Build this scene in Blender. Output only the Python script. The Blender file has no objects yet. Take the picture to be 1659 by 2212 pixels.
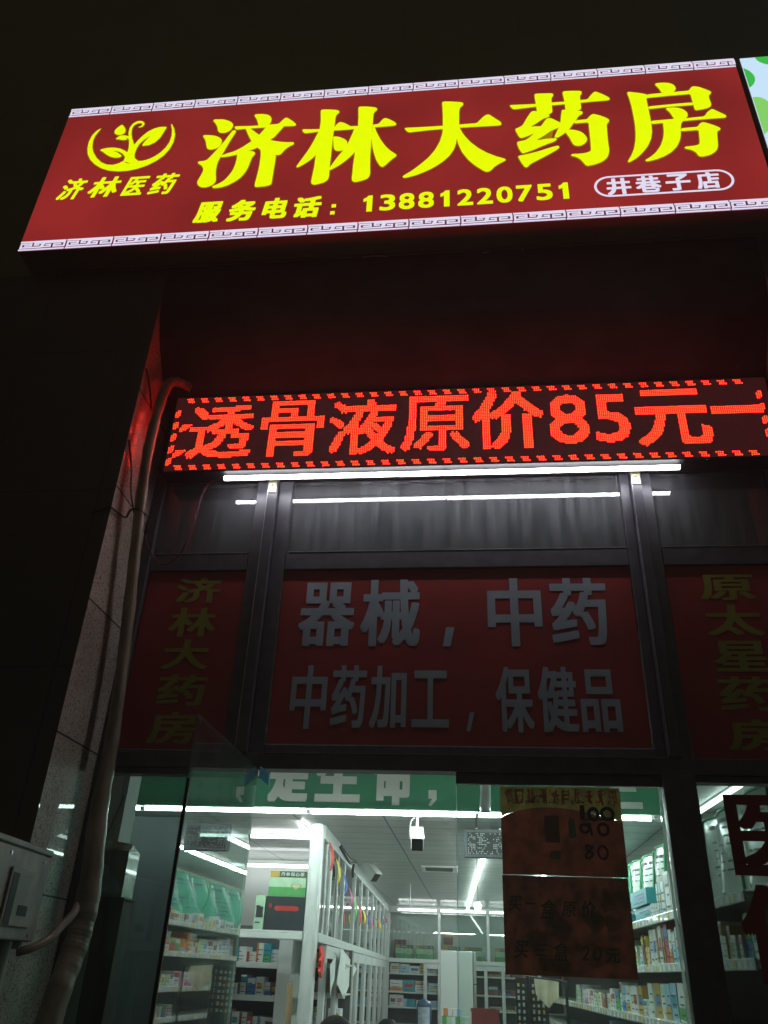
import bpy, bmesh, math, random
import numpy as np
from mathutils import Vector, Matrix

random.seed(7)
S = bpy.context.scene
C = S.collection

# ------------------------------------------------------------------ camera
cam_data = bpy.data.cameras.new('camera')
cam = bpy.data.objects.new('camera', cam_data)
C.objects.link(cam)
YAW, PITCH, ROLL, FPX = -0.123985625, 0.524123325, 0.0427326140, 1726.40648
cy, sy, cp, sp, cr, sr = (math.cos(YAW), math.sin(YAW), math.cos(PITCH), math.sin(PITCH), math.cos(ROLL), math.sin(ROLL))
fw = Vector((sy*cp, cy*cp, sp)); rt = Vector((cy, -sy, 0)); up = rt.cross(fw)
r2 = cr*rt + sr*up; u2 = -sr*rt + cr*up
cam.matrix_world = Matrix(((r2.x, u2.x, -fw.x, 0), (r2.y, u2.y, -fw.y, -3.6), (r2.z, u2.z, -fw.z, 1.6), (0, 0, 0, 1)))
cam_data.sensor_fit = 'VERTICAL'
cam_data.sensor_height = 36.0
cam_data.lens = FPX/2212*36.0
cam_data.clip_start = 0.05
cam_data.clip_end = 500
S.camera = cam

# ------------------------------------------------------------------ night sky, moonlight, exposure
W = bpy.data.worlds.new('World'); S.world = W; W.use_nodes = True
nt = W.node_tree
bg = nt.nodes['Background']
sky = nt.nodes.new('ShaderNodeTexSky'); sky.sky_type = 'NISHITA'; sky.sun_disc = False
sky.sun_elevation = math.radians(4); sky.sun_rotation = math.radians(180)
hs = nt.nodes.new('ShaderNodeMix'); hs.data_type = 'RGBA'; hs.blend_type = 'MIX'
hs.inputs[0].default_value = 0.985
hs.inputs[7].default_value = (0.90, 0.95, 0.62, 1)
nt.links.new(sky.outputs[0], hs.inputs[6])
nt.links.new(hs.outputs[2], bg.inputs[0])
bg.inputs[1].default_value = 0.030
sun = bpy.data.lights.new('moon', 'SUN'); sun.energy = 0.004; sun.angle = math.radians(0.5)
sun.color = (1, 0.95, 0.85)
so = bpy.data.objects.new('moon', sun); C.objects.link(so)
so.rotation_euler = (math.radians(86), 0, 0)
S.view_settings.view_transform = 'Standard'
S.view_settings.look = 'None'
S.view_settings.exposure = 0
S.view_settings.gamma = 1
S.cycles.max_bounces = 8
S.cycles.diffuse_bounces = 4
S.cycles.glossy_bounces = 4
S.cycles.transparent_max_bounces = 16
S.cycles.transmission_bounces = 4
S.cycles.sample_clamp_indirect = 3
S.cycles.caustics_reflective = False
S.cycles.caustics_refractive = False
S.cycles.use_denoising = True
S.cycles.volume_bounces = 0
BLOOM_VEIL = 0.009

# ------------------------------------------------------------------ materials
def new_mat(name):
    m = bpy.data.materials.new(name); m.use_nodes = True
    return m, m.node_tree, m.node_tree.nodes.get('Principled BSDF')

def pr(name, col, rough=0.5, metal=0.0, var=0.0, scale=8.0, bump=0.0, coat=0.0, detail=6, col2=None, spec=0.5, stretch=(1, 1, 1)):
    """principled surface with a mottled colour and a little relief"""
    m, t, b = new_mat(name)
    b.inputs['Roughness'].default_value = rough
    b.inputs['Metallic'].default_value = metal
    b.inputs['Specular IOR Level'].default_value = spec
    if coat:
        b.inputs['Coat Weight'].default_value = coat
        b.inputs['Coat Roughness'].default_value = 0.03
    c = (*col, 1)
    b.inputs['Base Color'].default_value = c
    if var or bump or col2:
        tc = t.nodes.new('ShaderNodeTexCoord'); mp = t.nodes.new('ShaderNodeMapping')
        mp.inputs['Scale'].default_value = stretch
        t.links.new(tc.outputs['Object'], mp.inputs[0])
        n = t.nodes.new('ShaderNodeTexNoise'); n.inputs['Scale'].default_value = scale; n.inputs['Detail'].default_value = detail
        t.links.new(mp.outputs[0], n.inputs['Vector'])
        if var or col2:
            r = t.nodes.new('ShaderNodeValToRGB')
            lo = col2 if col2 else tuple(x*(1-var) for x in col)
            hi = col if col2 else tuple(min(1, x*(1+var)) for x in col)
            r.color_ramp.elements[0].position = 0.35; r.color_ramp.elements[0].color = (*lo, 1)
            r.color_ramp.elements[1].position = 0.65; r.color_ramp.elements[1].color = (*hi, 1)
            t.links.new(n.outputs['Fac'], r.inputs[0]); t.links.new(r.outputs[0], b.inputs['Base Color'])
        if bump:
            bp = t.nodes.new('ShaderNodeBump'); bp.inputs['Strength'].default_value = bump; bp.inputs['Distance'].default_value = 0.01
            t.links.new(n.outputs['Fac'], bp.inputs['Height']); t.links.new(bp.outputs[0], b.inputs['Normal'])
    return m

def em(name, col, strength=1.0, var=0.0, scale=3.0):
    m = bpy.data.materials.new(name); m.use_nodes = True
    t = m.node_tree; t.nodes.clear()
    o = t.nodes.new('ShaderNodeOutputMaterial'); e = t.nodes.new('ShaderNodeEmission')
    e.inputs[0].default_value = (*col, 1); e.inputs[1].default_value = strength
    t.links.new(e.outputs[0], o.inputs[0])
    if var:   # uneven lamps behind a lit sign face
        tc = t.nodes.new('ShaderNodeTexCoord'); n = t.nodes.new('ShaderNodeTexNoise'); n.inputs['Scale'].default_value = scale
        n.inputs['Detail'].default_value = 1
        mr = t.nodes.new('ShaderNodeMapRange'); mr.inputs[3].default_value = strength*(1-var); mr.inputs[4].default_value = strength*(1+var)
        mr.inputs[1].default_value = 0.3; mr.inputs[2].default_value = 0.7
        t.links.new(tc.outputs['Object'], n.inputs['Vector']); t.links.new(n.outputs['Fac'], mr.inputs[0]); t.links.new(mr.outputs[0], e.inputs[1])
    return m

def glass(name, tint=(0.93, 0.97, 0.95), k=1.7, dust=0.0, dustcol=(0.6, 0.62, 0.65), ior=1.5, streak=False):
    """thin window pane: clear film + fresnel mirror + a film of dust"""
    m = bpy.data.materials.new(name); m.use_nodes = True
    t = m.node_tree; t.nodes.clear()
    o = t.nodes.new('ShaderNodeOutputMaterial')
    tr = t.nodes.new('ShaderNodeBsdfTransparent'); tr.inputs[0].default_value = (*tint, 1)
    gl = t.nodes.new('ShaderNodeBsdfGlossy'); gl.inputs['Roughness'].default_value = 0.0
    fr = t.nodes.new('ShaderNodeFresnel'); fr.inputs[0].default_value = ior
    mu = t.nodes.new('ShaderNodeMath'); mu.operation = 'MULTIPLY'; mu.inputs[1].default_value = k; mu.use_clamp = True
    mx = t.nodes.new('ShaderNodeMixShader')
    # same fresnel from both sides of a thin sheet: no total internal reflection
    ge = t.nodes.new('ShaderNodeNewGeometry'); ab = t.nodes.new('ShaderNodeMix'); ab.data_type = 'FLOAT'
    ab.inputs[2].default_value = ior; ab.inputs[3].default_value = 1.0/ior
    t.links.new(ge.outputs['Backfacing'], ab.inputs[0]); t.links.new(ab.outputs[0], fr.inputs[0])
    t.links.new(fr.outputs[0], mu.inputs[0]); t.links.new(mu.outputs[0], mx.inputs[0])
    t.links.new(tr.outputs[0], mx.inputs[1]); t.links.new(gl.outputs[0], mx.inputs[2])
    out = mx
    if dust:
        df = t.nodes.new('ShaderNodeBsdfDiffuse'); df.inputs[0].default_value = (*dustcol, 1)
        tc = t.nodes.new('ShaderNodeTexCoord'); mp = t.nodes.new('ShaderNodeMapping')
        mp.inputs['Scale'].default_value = (14, 14, 1.2) if streak else (4, 4, 4)
        n = t.nodes.new('ShaderNodeTexNoise'); n.inputs['Scale'].default_value = 2.0; n.inputs['Detail'].default_value = 8
        mr = t.nodes.new('ShaderNodeMapRange'); mr.inputs[1].default_value = 0.3; mr.inputs[2].default_value = 0.75
        mr.inputs[3].default_value = dust*0.25; mr.inputs[4].default_value = dust*1.8
        t.links.new(tc.outputs['Object'], mp.inputs[0]); t.links.new(mp.outputs[0], n.inputs['Vector']); t.links.new(n.outputs['Fac'], mr.inputs[0])
        m2 = t.nodes.new('ShaderNodeMixShader')
        t.links.new(mr.outputs[0], m2.inputs[0]); t.links.new(mx.outputs[0], m2.inputs[1]); t.links.new(df.outputs[0], m2.inputs[2])
        out = m2
    t.links.new(out.outputs[0], o.inputs[0])
    return m

def speckled(name, c1, c2, c3, rough, coat, joint=None):
    """polished speckled stone tile"""
    m, t, b = new_mat(name)
    tc = t.nodes.new('ShaderNodeTexCoord')
    v = t.nodes.new('ShaderNodeTexVoronoi'); v.inputs['Scale'].default_value = 170
    n = t.nodes.new('ShaderNodeTexNoise'); n.inputs['Scale'].default_value = 3; n.inputs['Detail'].default_value = 8
    t.links.new(tc.outputs['Object'], v.inputs['Vector']); t.links.new(tc.outputs['Object'], n.inputs['Vector'])
    r = t.nodes.new('ShaderNodeValToRGB')
    e = r.color_ramp.elements
    e[0].position = 0.12; e[0].color = (*c1, 1); e[1].position = 0.3; e[1].color = (*c2, 1)
    x = e.new(0.8); x.color = (*c3, 1)
    sep = t.nodes.new('ShaderNodeSeparateColor'); t.links.new(v.outputs['Color'], sep.inputs[0]); t.links.new(sep.outputs[0], r.inputs[0])
    mx = t.nodes.new('ShaderNodeMix'); mx.data_type = 'RGBA'; mx.blend_type = 'MULTIPLY'; mx.inputs[0].default_value = 0.6
    r2_ = t.nodes.new('ShaderNodeValToRGB'); r2_.color_ramp.elements[0].color = (0.55, 0.53, 0.5, 1); r2_.color_ramp.elements[0].position = 0.35
    r2_.color_ramp.elements[1].position = 0.6
    t.links.new(n.outputs['Fac'], r2_.inputs[0]); t.links.new(r.outputs[0], mx.inputs[6]); t.links.new(r2_.outputs[0], mx.inputs[7])
    t.links.new(mx.outputs[2], b.inputs['Base Color'])
    b.inputs['Roughness'].default_value = rough
    b.inputs['Coat Weight'].default_value = coat; b.inputs['Coat Roughness'].default_value = 0.02
    return m

def panels(name, col, line, w, h, mortar, rough=0.5, axes='xy', offset=0.5, coat=0.0):
    """boards or tiles with thin joints"""
    m, t, b = new_mat(name)
    tc = t.nodes.new('ShaderNodeTexCoord'); sp_ = t.nodes.new('ShaderNodeSeparateXYZ'); cb = t.nodes.new('ShaderNodeCombineXYZ')
    t.links.new(tc.outputs['Object'], sp_.inputs[0])
    t.links.new(sp_.outputs['XYZ'.index(axes[0].upper())], cb.inputs[0]); t.links.new(sp_.outputs['XYZ'.index(axes[1].upper())], cb.inputs[1])
    br = t.nodes.new('ShaderNodeTexBrick'); br.offset = offset
    br.inputs['Scale'].default_value = 1; br.inputs['Brick Width'].default_value = w; br.inputs['Row Height'].default_value = h
    br.inputs['Mortar Size'].default_value = mortar; br.inputs['Mortar Smooth'].default_value = 0.3
    br.inputs['Color1'].default_value = (*col, 1); br.inputs['Color2'].default_value = (*[x*0.9 for x in col], 1); br.inputs['Mortar'].default_value = (*line, 1)
    t.links.new(cb.outputs[0], br.inputs['Vector'])
    n = t.nodes.new('ShaderNodeTexNoise'); n.inputs['Scale'].default_value = 2.5; n.inputs['Detail'].default_value = 6
    t.links.new(tc.outputs['Object'], n.inputs['Vector'])
    mx = t.nodes.new('ShaderNodeMix'); mx.data_type = 'RGBA'; mx.blend_type = 'MULTIPLY'; mx.inputs[0].default_value = 0.25
    t.links.new(br.outputs['Color'], mx.inputs[6]); t.links.new(n.outputs['Fac'], mx.inputs[7])
    t.links.new(mx.outputs[2], b.inputs['Base Color'])
    b.inputs['Roughness'].default_value = rough
    b.inputs['Coat Weight'].default_value = coat; b.inputs['Coat Roughness'].default_value = 0.05
    return m

M = {}
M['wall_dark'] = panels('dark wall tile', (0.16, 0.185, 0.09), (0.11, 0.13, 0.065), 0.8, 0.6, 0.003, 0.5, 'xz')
M['wall_grey'] = pr('grey render', (0.05, 0.045, 0.047), 0.8, var=0.25, scale=5, bump=0.2)
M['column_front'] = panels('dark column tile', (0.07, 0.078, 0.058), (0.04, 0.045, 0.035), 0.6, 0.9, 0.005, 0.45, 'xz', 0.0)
M['column_side'] = speckled('speckled granite tile', (0.16, 0.14, 0.12), (0.40, 0.36, 0.31), (0.55, 0.50, 0.44), 0.5, 0.55)
M['pave'] = panels('pavement slabs', (0.20, 0.19, 0.18), (0.07, 0.07, 0.07), 0.6, 0.3, 0.006, 0.7)
M['asphalt'] = pr('asphalt', (0.05, 0.05, 0.05), 0.85, var=0.3, scale=40, bump=0.4)
M['kerb'] = pr('kerb stone', (0.25, 0.25, 0.24), 0.8, var=0.2, scale=20, bump=0.3)
M['frame'] = pr('dark blue-grey metal frame', (0.075, 0.075, 0.095), 0.42, metal=0.2, var=0.18, scale=14, bump=0.05)
M['frame_lit'] = pr('lit frame edge', (0.34, 0.34, 0.37), 0.4, metal=0.5, var=0.2, scale=25)  # paler copy of the frame metal: light caught on edges, put in as colour
M['glass_upper'] = glass('dusty transom glass', (0.80, 0.82, 0.84), 2.1, 0.085, (0.55, 0.56, 0.62), streak=True)
M['glass_door'] = glass('clear door glass', (0.90, 0.955, 0.935), 1.75, 0.02)
M['glass_leaf'] = glass('hazy door glass', (0.80, 0.89, 0.86), 2.1, 0.045, (0.5, 0.58, 0.56))
M['glass_side'] = glass('sidelight glass', (0.55, 0.62, 0.60), 1.7, 0.02)
M['glass_in'] = glass('cabinet glass', (0.90, 0.95, 0.93), 1.75, 0.01)
def lucent(name, col, back=0.75, var=0.0):
    """edge of a pane or thin plastic: light from behind comes through"""
    m = bpy.data.materials.new(name); m.use_nodes = True
    t = m.node_tree; b = t.nodes['Principled BSDF']; o = t.nodes['Material Output']
    b.inputs['Base Color'].default_value = (*col, 1); b.inputs['Roughness'].default_value = 0.25
    tl = t.nodes.new('ShaderNodeBsdfTranslucent'); tl.inputs[0].default_value = (*col, 1)
    mx = t.nodes.new('ShaderNodeMixShader'); mx.inputs[0].default_value = back
    if var:   # mottled print and creases
        tc = t.nodes.new('ShaderNodeTexCoord'); n = t.nodes.new('ShaderNodeTexNoise'); n.inputs['Scale'].default_value = 16; n.inputs['Detail'].default_value = 7
        r = t.nodes.new('ShaderNodeValToRGB'); r.color_ramp.elements[0].position = 0.36; r.color_ramp.elements[1].position = 0.66
        r.color_ramp.elements[0].color = (*[x*(1-var) for x in col], 1); r.color_ramp.elements[1].color = (*[min(1, x*(1+var)) for x in col], 1)
        bp = t.nodes.new('ShaderNodeBump'); bp.inputs['Strength'].default_value = 0.3; bp.inputs['Distance'].default_value = 0.01
        t.links.new(tc.outputs['Object'], n.inputs['Vector']); t.links.new(n.outputs['Fac'], r.inputs[0]); t.links.new(n.outputs['Fac'], bp.inputs['Height'])
        for s_ in (b.inputs['Base Color'], tl.inputs[0]): t.links.new(r.outputs[0], s_)
        for s_ in (b.inputs['Normal'], tl.inputs['Normal']): t.links.new(bp.outputs[0], s_)
    t.links.new(b.outputs[0], mx.inputs[1]); t.links.new(tl.outputs[0], mx.inputs[2]); t.links.new(mx.outputs[0], o.inputs[0])
    return m
M['glass_edge'] = lucent('pale green glass edge', (0.85, 0.97, 0.92))
M['black'] = pr('black plastic', (0.012, 0.012, 0.014), 0.55, spec=0.25)
M['rubber'] = pr('black rubber', (0.012, 0.012, 0.014), 0.7)
M['tube'] = em('lit tube', (1.0, 0.985, 1.0), 36)
M['tube_in'] = em('lit shop tube', (0.81, 1.0, 0.92), 76)
M['tube_line'] = em('lit ceiling tube', (0.90, 1.0, 0.97), 20)
M['tube_far'] = em('lit far tube', (0.92, 1.0, 0.98), 11)
M['white_plastic'] = pr('white plastic', (0.72, 0.72, 0.70), 0.4)
M['cream'] = pr('cream bracket', (0.62, 0.58, 0.42), 0.5, var=0.15, scale=60)
M['sign_red'] = em('backlit red sheet', (0.255, 0.019, 0.018), 1.0, 0.2, 1.4)
M['sign_yellow'] = em('backlit yellow sheet', (0.79, 0.97, 0.0), 1.05)
M['sign_olive'] = em('olive glow rim', (0.34, 0.20, 0.004), 0.9)
M['sign_white'] = em('backlit white sheet', (0.78, 0.74, 0.92), 1.0)
M['sign_maroon'] = em('backlit maroon sheet', (0.13, 0.008, 0.03), 1.0)
M['sign_body'] = pr('sign box metal', (0.30, 0.29, 0.20), 0.5, metal=0.2)
M['nb_white'] = em('backlit pale blue sheet', (0.52, 0.70, 0.86), 1.15)
M['nb_green'] = em('backlit green sheet', (0.05, 0.50, 0.07), 1.0)
M['nb_lime'] = em('backlit lime sheet', (0.24, 0.66, 0.14), 1.0)
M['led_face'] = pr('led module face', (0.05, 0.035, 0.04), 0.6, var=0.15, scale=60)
_b = M['led_face'].node_tree.nodes['Principled BSDF']   # even red glow put into the face, standing in for spill round the dots
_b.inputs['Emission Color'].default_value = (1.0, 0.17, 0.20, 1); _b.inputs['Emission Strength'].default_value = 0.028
M['led_ring'] = em('red led glow', (1.0, 0.0050, 0.0110), 3.0)
M['led_core'] = em('led hot core', (1.0, 0.017, 0.0015), 95)
M['vinyl_red'] = pr('red vinyl', (0.30, 0.026, 0.026), 0.38, var=0.16, scale=3, bump=0.25)
M['vinyl_grey'] = pr('pale grey vinyl letters', (0.34, 0.41, 0.50), 0.4, var=0.1, scale=6)
M['vinyl_yellow'] = pr('yellow vinyl letters', (0.26, 0.25, 0.03), 0.45, var=0.12, scale=6)
M['sticker_red'] = pr('red window lettering', (0.25, 0.022, 0.02), 0.5, var=0.1)
M['hose'] = pr('wrapped pipe tape', (0.24, 0.20, 0.15), 0.38, var=0.3, scale=16, bump=0.5, stretch=(1, 1, 0.35))
M['cable'] = pr('black cable', (0.015, 0.014, 0.013), 0.5)
M['wire_pale'] = pr('pale thin wire', (0.45, 0.44, 0.40), 0.5)
M['wire_blue'] = pr('blue and red twisted wire', (0.10, 0.07, 0.20), 0.5, col2=(0.30, 0.04, 0.05), scale=40)
M['box_grey'] = pr('grey painted steel box', (0.34, 0.305, 0.275), 0.5, var=0.30, scale=7, bump=0.12)
M['pvc'] = pr('pale green pvc pipe', (0.34, 0.42, 0.36), 0.4, var=0.15, scale=8)
M['in_wall'] = pr('white shop wall', (0.74, 0.77, 0.74), 0.75, var=0.04, scale=3)
M['in_wall_grey'] = pr('grey partition', (0.05, 0.058, 0.064), 0.6, var=0.15, scale=4, stretch=(3, 1, 0.3))
M['in_floor'] = panels('shop floor tile', (0.55, 0.55, 0.52), (0.25, 0.25, 0.24), 0.8, 0.8, 0.004, 0.25, 'xy', 0.0)
M['ceiling'] = panels('ceiling board', (0.60, 0.64, 0.61), (0.07, 0.08, 0.075), 0.64, 0.30, 0.007, 0.42, 'xy', 0.0, 0.1)
M['white_frame'] = pr('white aluminium', (0.70, 0.75, 0.73), 0.3, var=0.05, scale=6)
M['white_board'] = pr('white board', (0.70, 0.73, 0.71), 0.45, var=0.05, scale=4)
M['shelf_metal'] = pr('pale shelf metal', (0.62, 0.66, 0.60), 0.35, var=0.06, scale=8)
M['price_strip'] = pr('clear price strip', (0.70, 0.74, 0.72), 0.15, coat=0.5)
M['shelf_back'] = pr('dark grey shelf back', (0.085, 0.09, 0.095), 0.6, var=0.15, scale=5)
M['banner'] = pr('green banner', (0.012, 0.17, 0.085), 0.5, var=0.1, scale=2)
M['banner_text'] = pr('pale banner letters', (0.62, 0.64, 0.60), 0.5)
M['sheet'] = pr('white plastic sheet', (0.70, 0.76, 0.72), 0.18, var=0.06, scale=4)
M['sheet_green'] = pr('green plastic edge', (0.03, 0.30, 0.13), 0.3)
M['sheet_jade'] = pr('jade green plastic', (0.10, 0.42, 0.30), 0.16, var=0.15, scale=3, coat=0.5)
M['ink'] = pr('dark print', (0.05, 0.06, 0.09), 0.6)
M['poster_cream'] = lucent('cream poster paper', (0.58, 0.47, 0.24), 0.45, 0.2)
M['poster_red'] = lucent('maroon poster paper', (0.42, 0.165, 0.125), 0.52, 0.3)
M['poster_brown'] = lucent('dark brown poster paper', (0.36, 0.15, 0.115), 0.5, 0.4)
M['poster_back'] = pr('plain paper back', (0.4, 0.4, 0.38), 0.6)
M['marker'] = pr('black marker', (0.008, 0.008, 0.01), 0.4)
M['marker_red'] = lucent('red marker', (0.75, 0.16, 0.05), 0.5)
M['poster_pale'] = pr('pale printed patch', (0.30, 0.27, 0.20), 0.5, var=0.2, scale=30)
M['blue_cap'] = lucent('blue plastic corner', (0.26, 0.56, 0.70), 0.5)
M['fridge'] = pr('white enamel', (0.68, 0.72, 0.70), 0.3, var=0.03, scale=3)
M['steel'] = pr('brushed steel', (0.45, 0.47, 0.47), 0.3, metal=0.8)
M['crate'] = pr('dark red crate plastic', (0.20, 0.022, 0.022), 0.45, var=0.12, scale=10)
M['bottle'] = pr('dark blue bottle', (0.035, 0.075, 0.15), 0.25, var=0.15, scale=6)
M['bottle_label'] = pr('pale blue label', (0.38, 0.46, 0.55), 0.4, var=0.15, scale=30)
M['hair'] = pr('black hair', (0.008, 0.007, 0.007), 0.75, var=0.3, scale=60, bump=0.3, spec=0.15)
M['skin'] = pr('skin', (0.52, 0.33, 0.24), 0.5, var=0.06, scale=20)
M['cloth_dark'] = pr('dark blue shirt', (0.04, 0.05, 0.09), 0.8, var=0.2, scale=20)
M['cloth_white'] = pr('white coat', (0.62, 0.63, 0.62), 0.8, var=0.05, scale=12)
M['paper'] = pr('white paper', (0.66, 0.72, 0.69), 0.6, var=0.05, scale=5)
M['beige'] = pr('beige cloth', (0.52, 0.46, 0.34), 0.8, var=0.15, scale=9)
M['wood'] = pr('pale wood', (0.42, 0.29, 0.15), 0.5, var=0.2, scale=5, stretch=(8, 8, 1))
M['clear_bag'] = pr('clear plastic bag', (0.60, 0.66, 0.66), 0.2, var=0.25, scale=9, coat=0.4)
COL = dict(white=(0.68, 0.70, 0.68), green=(0.10, 0.36, 0.12), pale_green=(0.42, 0.62, 0.44), yellow=(0.66, 0.50, 0.06), orange=(0.60, 0.22, 0.05),
           red=(0.45, 0.05, 0.04), brown=(0.20, 0.07, 0.05), blue=(0.06, 0.18, 0.45), teal=(0.04, 0.30, 0.36), light_blue=(0.32, 0.52, 0.66), pink=(0.75, 0.16, 0.34), black=(0.035, 0.045, 0.05), grey=(0.34, 0.37, 0.37), gold=(0.50, 0.33, 0.08))
PK = {k: pr('card ' + k.replace('_', ' '), v, 0.38, var=0.08, scale=18) for k, v in COL.items()}

# ------------------------------------------------------------------ mesh helpers
K = 0.0359
def skew(p):                       # the shop behind runs a little askew to its front
    return (p[0]-K*p[1], p[1], p[2])

class MB:
    def __init__(s, xf=None):
        s.v = []; s.f = []; s.m = []; s.sm = []; s.xf = xf
    def add(s, vs, fs, mi=0, smooth=False):
        n = len(s.v)
        s.v += [s.xf(p) if s.xf else tuple(p) for p in vs]
        for f in fs:
            s.f.append([i+n for i in f]); s.m.append(mi); s.sm.append(smooth)
        return s
    def box(s, x0, x1, y0, y1, z0, z1, mi=0):
        vs = [(x, y, z) for x in (x0, x1) for y in (y0, y1) for z in (z0, z1)]
        return s.add(vs, [(0, 1, 3, 2), (4, 6, 7, 5), (0, 4, 5, 1), (2, 3, 7, 6), (0, 2, 6, 4), (1, 5, 7, 3)], mi)
    def obox(s, o, a, b, c, mi=0):  # corner + three edge vectors
        o, a, b, c = map(Vector, (o, a, b, c))
        vs = [o+a*i+b*j+c*k for i in (0, 1) for j in (0, 1) for k in (0, 1)]
        return s.add([tuple(v) for v in vs], [(0, 1, 3, 2), (4, 6, 7, 5), (0, 4, 5, 1), (2, 3, 7, 6), (0, 2, 6, 4), (1, 5, 7, 3)], mi)
    def poly_y(s, pts, y0, y1, mi=0):
        n = len(pts)
        vs = [(x, y0, z) for x, z in pts]+[(x, y1, z) for x, z in pts]
        fs = [tuple(range(n)), tuple(range(2*n-1, n-1, -1))]+[(i, n+i, n+(i+1) % n, (i+1) % n) for i in range(n)]
        return s.add(vs, fs, mi)
    def face(s, pts, mi=0):
        return s.add(pts, [tuple(range(len(pts)))], mi)
    def tube(s, pts, r, n=10, mi=0, caps=True):
        pts = [Vector(p) for p in pts]; rs = r if isinstance(r, (list, tuple)) else [r]*len(pts)
        vs = []; prev = None
        for i, p in enumerate(pts):
            d = (pts[min(i+1, len(pts)-1)]-pts[max(i-1, 0)]).normalized()
            if prev is None:
                a = d.cross(Vector((0, 0, 1)) if abs(d.z) < 0.9 else Vector((1, 0, 0))).normalized()
            else:
                a = (prev-d*prev.dot(d)).normalized()
            prev = a; b = d.cross(a)
            for k in range(n):
                t = 2*math.pi*k/n
                vs.append(tuple(p+(a*math.cos(t)+b*math.sin(t))*rs[i]))
        fs = [(i*n+k, i*n+(k+1) % n, (i+1)*n+(k+1) % n, (i+1)*n+k) for i in range(len(pts)-1) for k in range(n)]
        s.add(vs, fs, mi, True)
        if caps:
            s.add(vs[:n], [tuple(range(n-1, -1, -1))], mi); s.add(vs[-n:], [tuple(range(n))], mi)
        return s
    def lathe(s, prof, cx, cy, n=24, mi=0):
        vs = [(cx+r*math.cos(2*math.pi*k/n), cy+r*math.sin(2*math.pi*k/n), z) for r, z in prof for k in range(n)]
        fs = [(i*n+k, i*n+(k+1) % n, (i+1)*n+(k+1) % n, (i+1)*n+k) for i in range(len(prof)-1) for k in range(n)]
        return s.add(vs, fs, mi, True)
    def build(s, name, mats, parent=None, bevel=0, recentre=True):
        if not isinstance(mats, (list, tuple)): mats = [mats]
        me = bpy.data.meshes.new(name)
        v = np.array(s.v, float)
        if parent is None and recentre:
            lo, hi = v.min(0), v.max(0); L = np.array([(lo[0]+hi[0])/2, (lo[1]+hi[1])/2, lo[2]])
        elif parent is not None:
            L = np.array(WL[parent.name])
        else:
            L = np.zeros(3)
        me.from_pydata([tuple(p) for p in (v-L)], [], s.f)
        for m in mats: me.materials.append(m)
        me.polygons.foreach_set('material_index', s.m)
        me.polygons.foreach_set('use_smooth', s.sm)
        me.update()
        o = bpy.data.objects.new(name, me); C.objects.link(o)
        if parent is None:
            o.location = L; WL[o.name] = tuple(L)
        else:
            o.parent = parent; WL[o.name] = WL[parent.name]
        if bevel:
            b = o.modifiers.new('bevel', 'BEVEL'); b.width = bevel; b.segments = 2; b.limit_method = 'ANGLE'
        return o
WL = {}

def tag(o, label=None, cat=None, group=None, kind=None):
    if label: o['label'] = label
    if cat: o['category'] = cat
    if group: o['group'] = group
    if kind: o['kind'] = kind
    return o

def thing(name, label, cat, loc=(0, 0, 0), group=None):
    o = bpy.data.objects.new(name, None); o.empty_display_size = 0.1; C.objects.link(o)
    o.location = loc; WL[o.name] = tuple(loc)
    return tag(o, label, cat, group)

def spline(pts, n=6, closed=False):
    P = [Vector(p) for p in pts]; out = []
    m = len(P)
    rng = range(m if closed else m-1)
    for i in rng:
        p0 = P[(i-1) % m] if (closed or i > 0) else P[0]; p1 = P[i]; p2 = P[(i+1) % m]
        p3 = P[(i+2) % m] if (closed or i+2 < m) else P[-1]
        for k in range(n):
            t = k/n
            out.append(0.5*((2*p1)+(p2-p0)*t+(2*p0-5*p1+4*p2-p3)*t*t+(3*p1-p0-3*p2+p3)*t**3))
    if not closed: out.append(P[-1])
    return out

# ------------------------------------------------------------------ lettering
_one = [(0.0, 0.80), (0.0, 0.66), (0.38, 0.76), (0.38, 0.0), (0.88, 0.0), (0.88, 1.0), (0.52, 1.0), (0.32, 0.88)]
_glyph = {'1': (np.array(_one), [(0, 1, 2, 7), (2, 3, 4, 5), (2, 5, 6, 7)])}
def glyph(ch):
    if ch in _glyph: return _glyph[ch]
    cu = bpy.data.curves.new('lettering', 'FONT'); cu.body = ch; cu.resolution_u = 4
    ob = bpy.data.objects.new('lettering', cu); C.objects.link(ob)
    ev = ob.evaluated_get(bpy.context.evaluated_depsgraph_get()); me = ev.to_mesh()
    v = np.array([q.co[:2] for q in me.vertices]); f = [tuple(p.vertices) for p in me.polygons]
    ev.to_mesh_clear(); bpy.data.objects.remove(ob); bpy.data.curves.remove(cu)
    lo, hi = v.min(0), v.max(0)
    v = (v-lo)/(hi-lo)
    _glyph[ch] = (v, f)
    return v, f

def put_text(mb, ch, x0, x1, z0, z1, y, mi=0, bold=0.02, shear=0.0, plane=None):
    """one character stretched into its box; boldness by slightly shifted copies, each a hair in front of the last"""
    v, f = glyph(ch)
    bx = bold*(x1-x0)*1.15; bz = bold*(z1-z0)*0.75
    x0 += bx; x1 -= bx; z0 += bz; z1 -= bz
    sh = [(0, 0)] if bold < 0.008 else [(-1, -1), (1, -1), (-1, 1), (1, 1), (-1, 0), (1, 0), (0, -1), (0, 1)]
    for k, (sx_, sz_) in enumerate(sh):
        pts = []
        for a, b in v:
            X = x0+(x1-x0)*a+shear*(b-0.5)*(z1-z0)+sx_*bx; Z = z0+(z1-z0)*b+sz_*bz
            q = plane(X, Z) if plane else (X, y, Z)
            pts.append((q[0], q[1]-0.00012*k, q[2]))
        mb.add(pts, f, mi)

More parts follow.
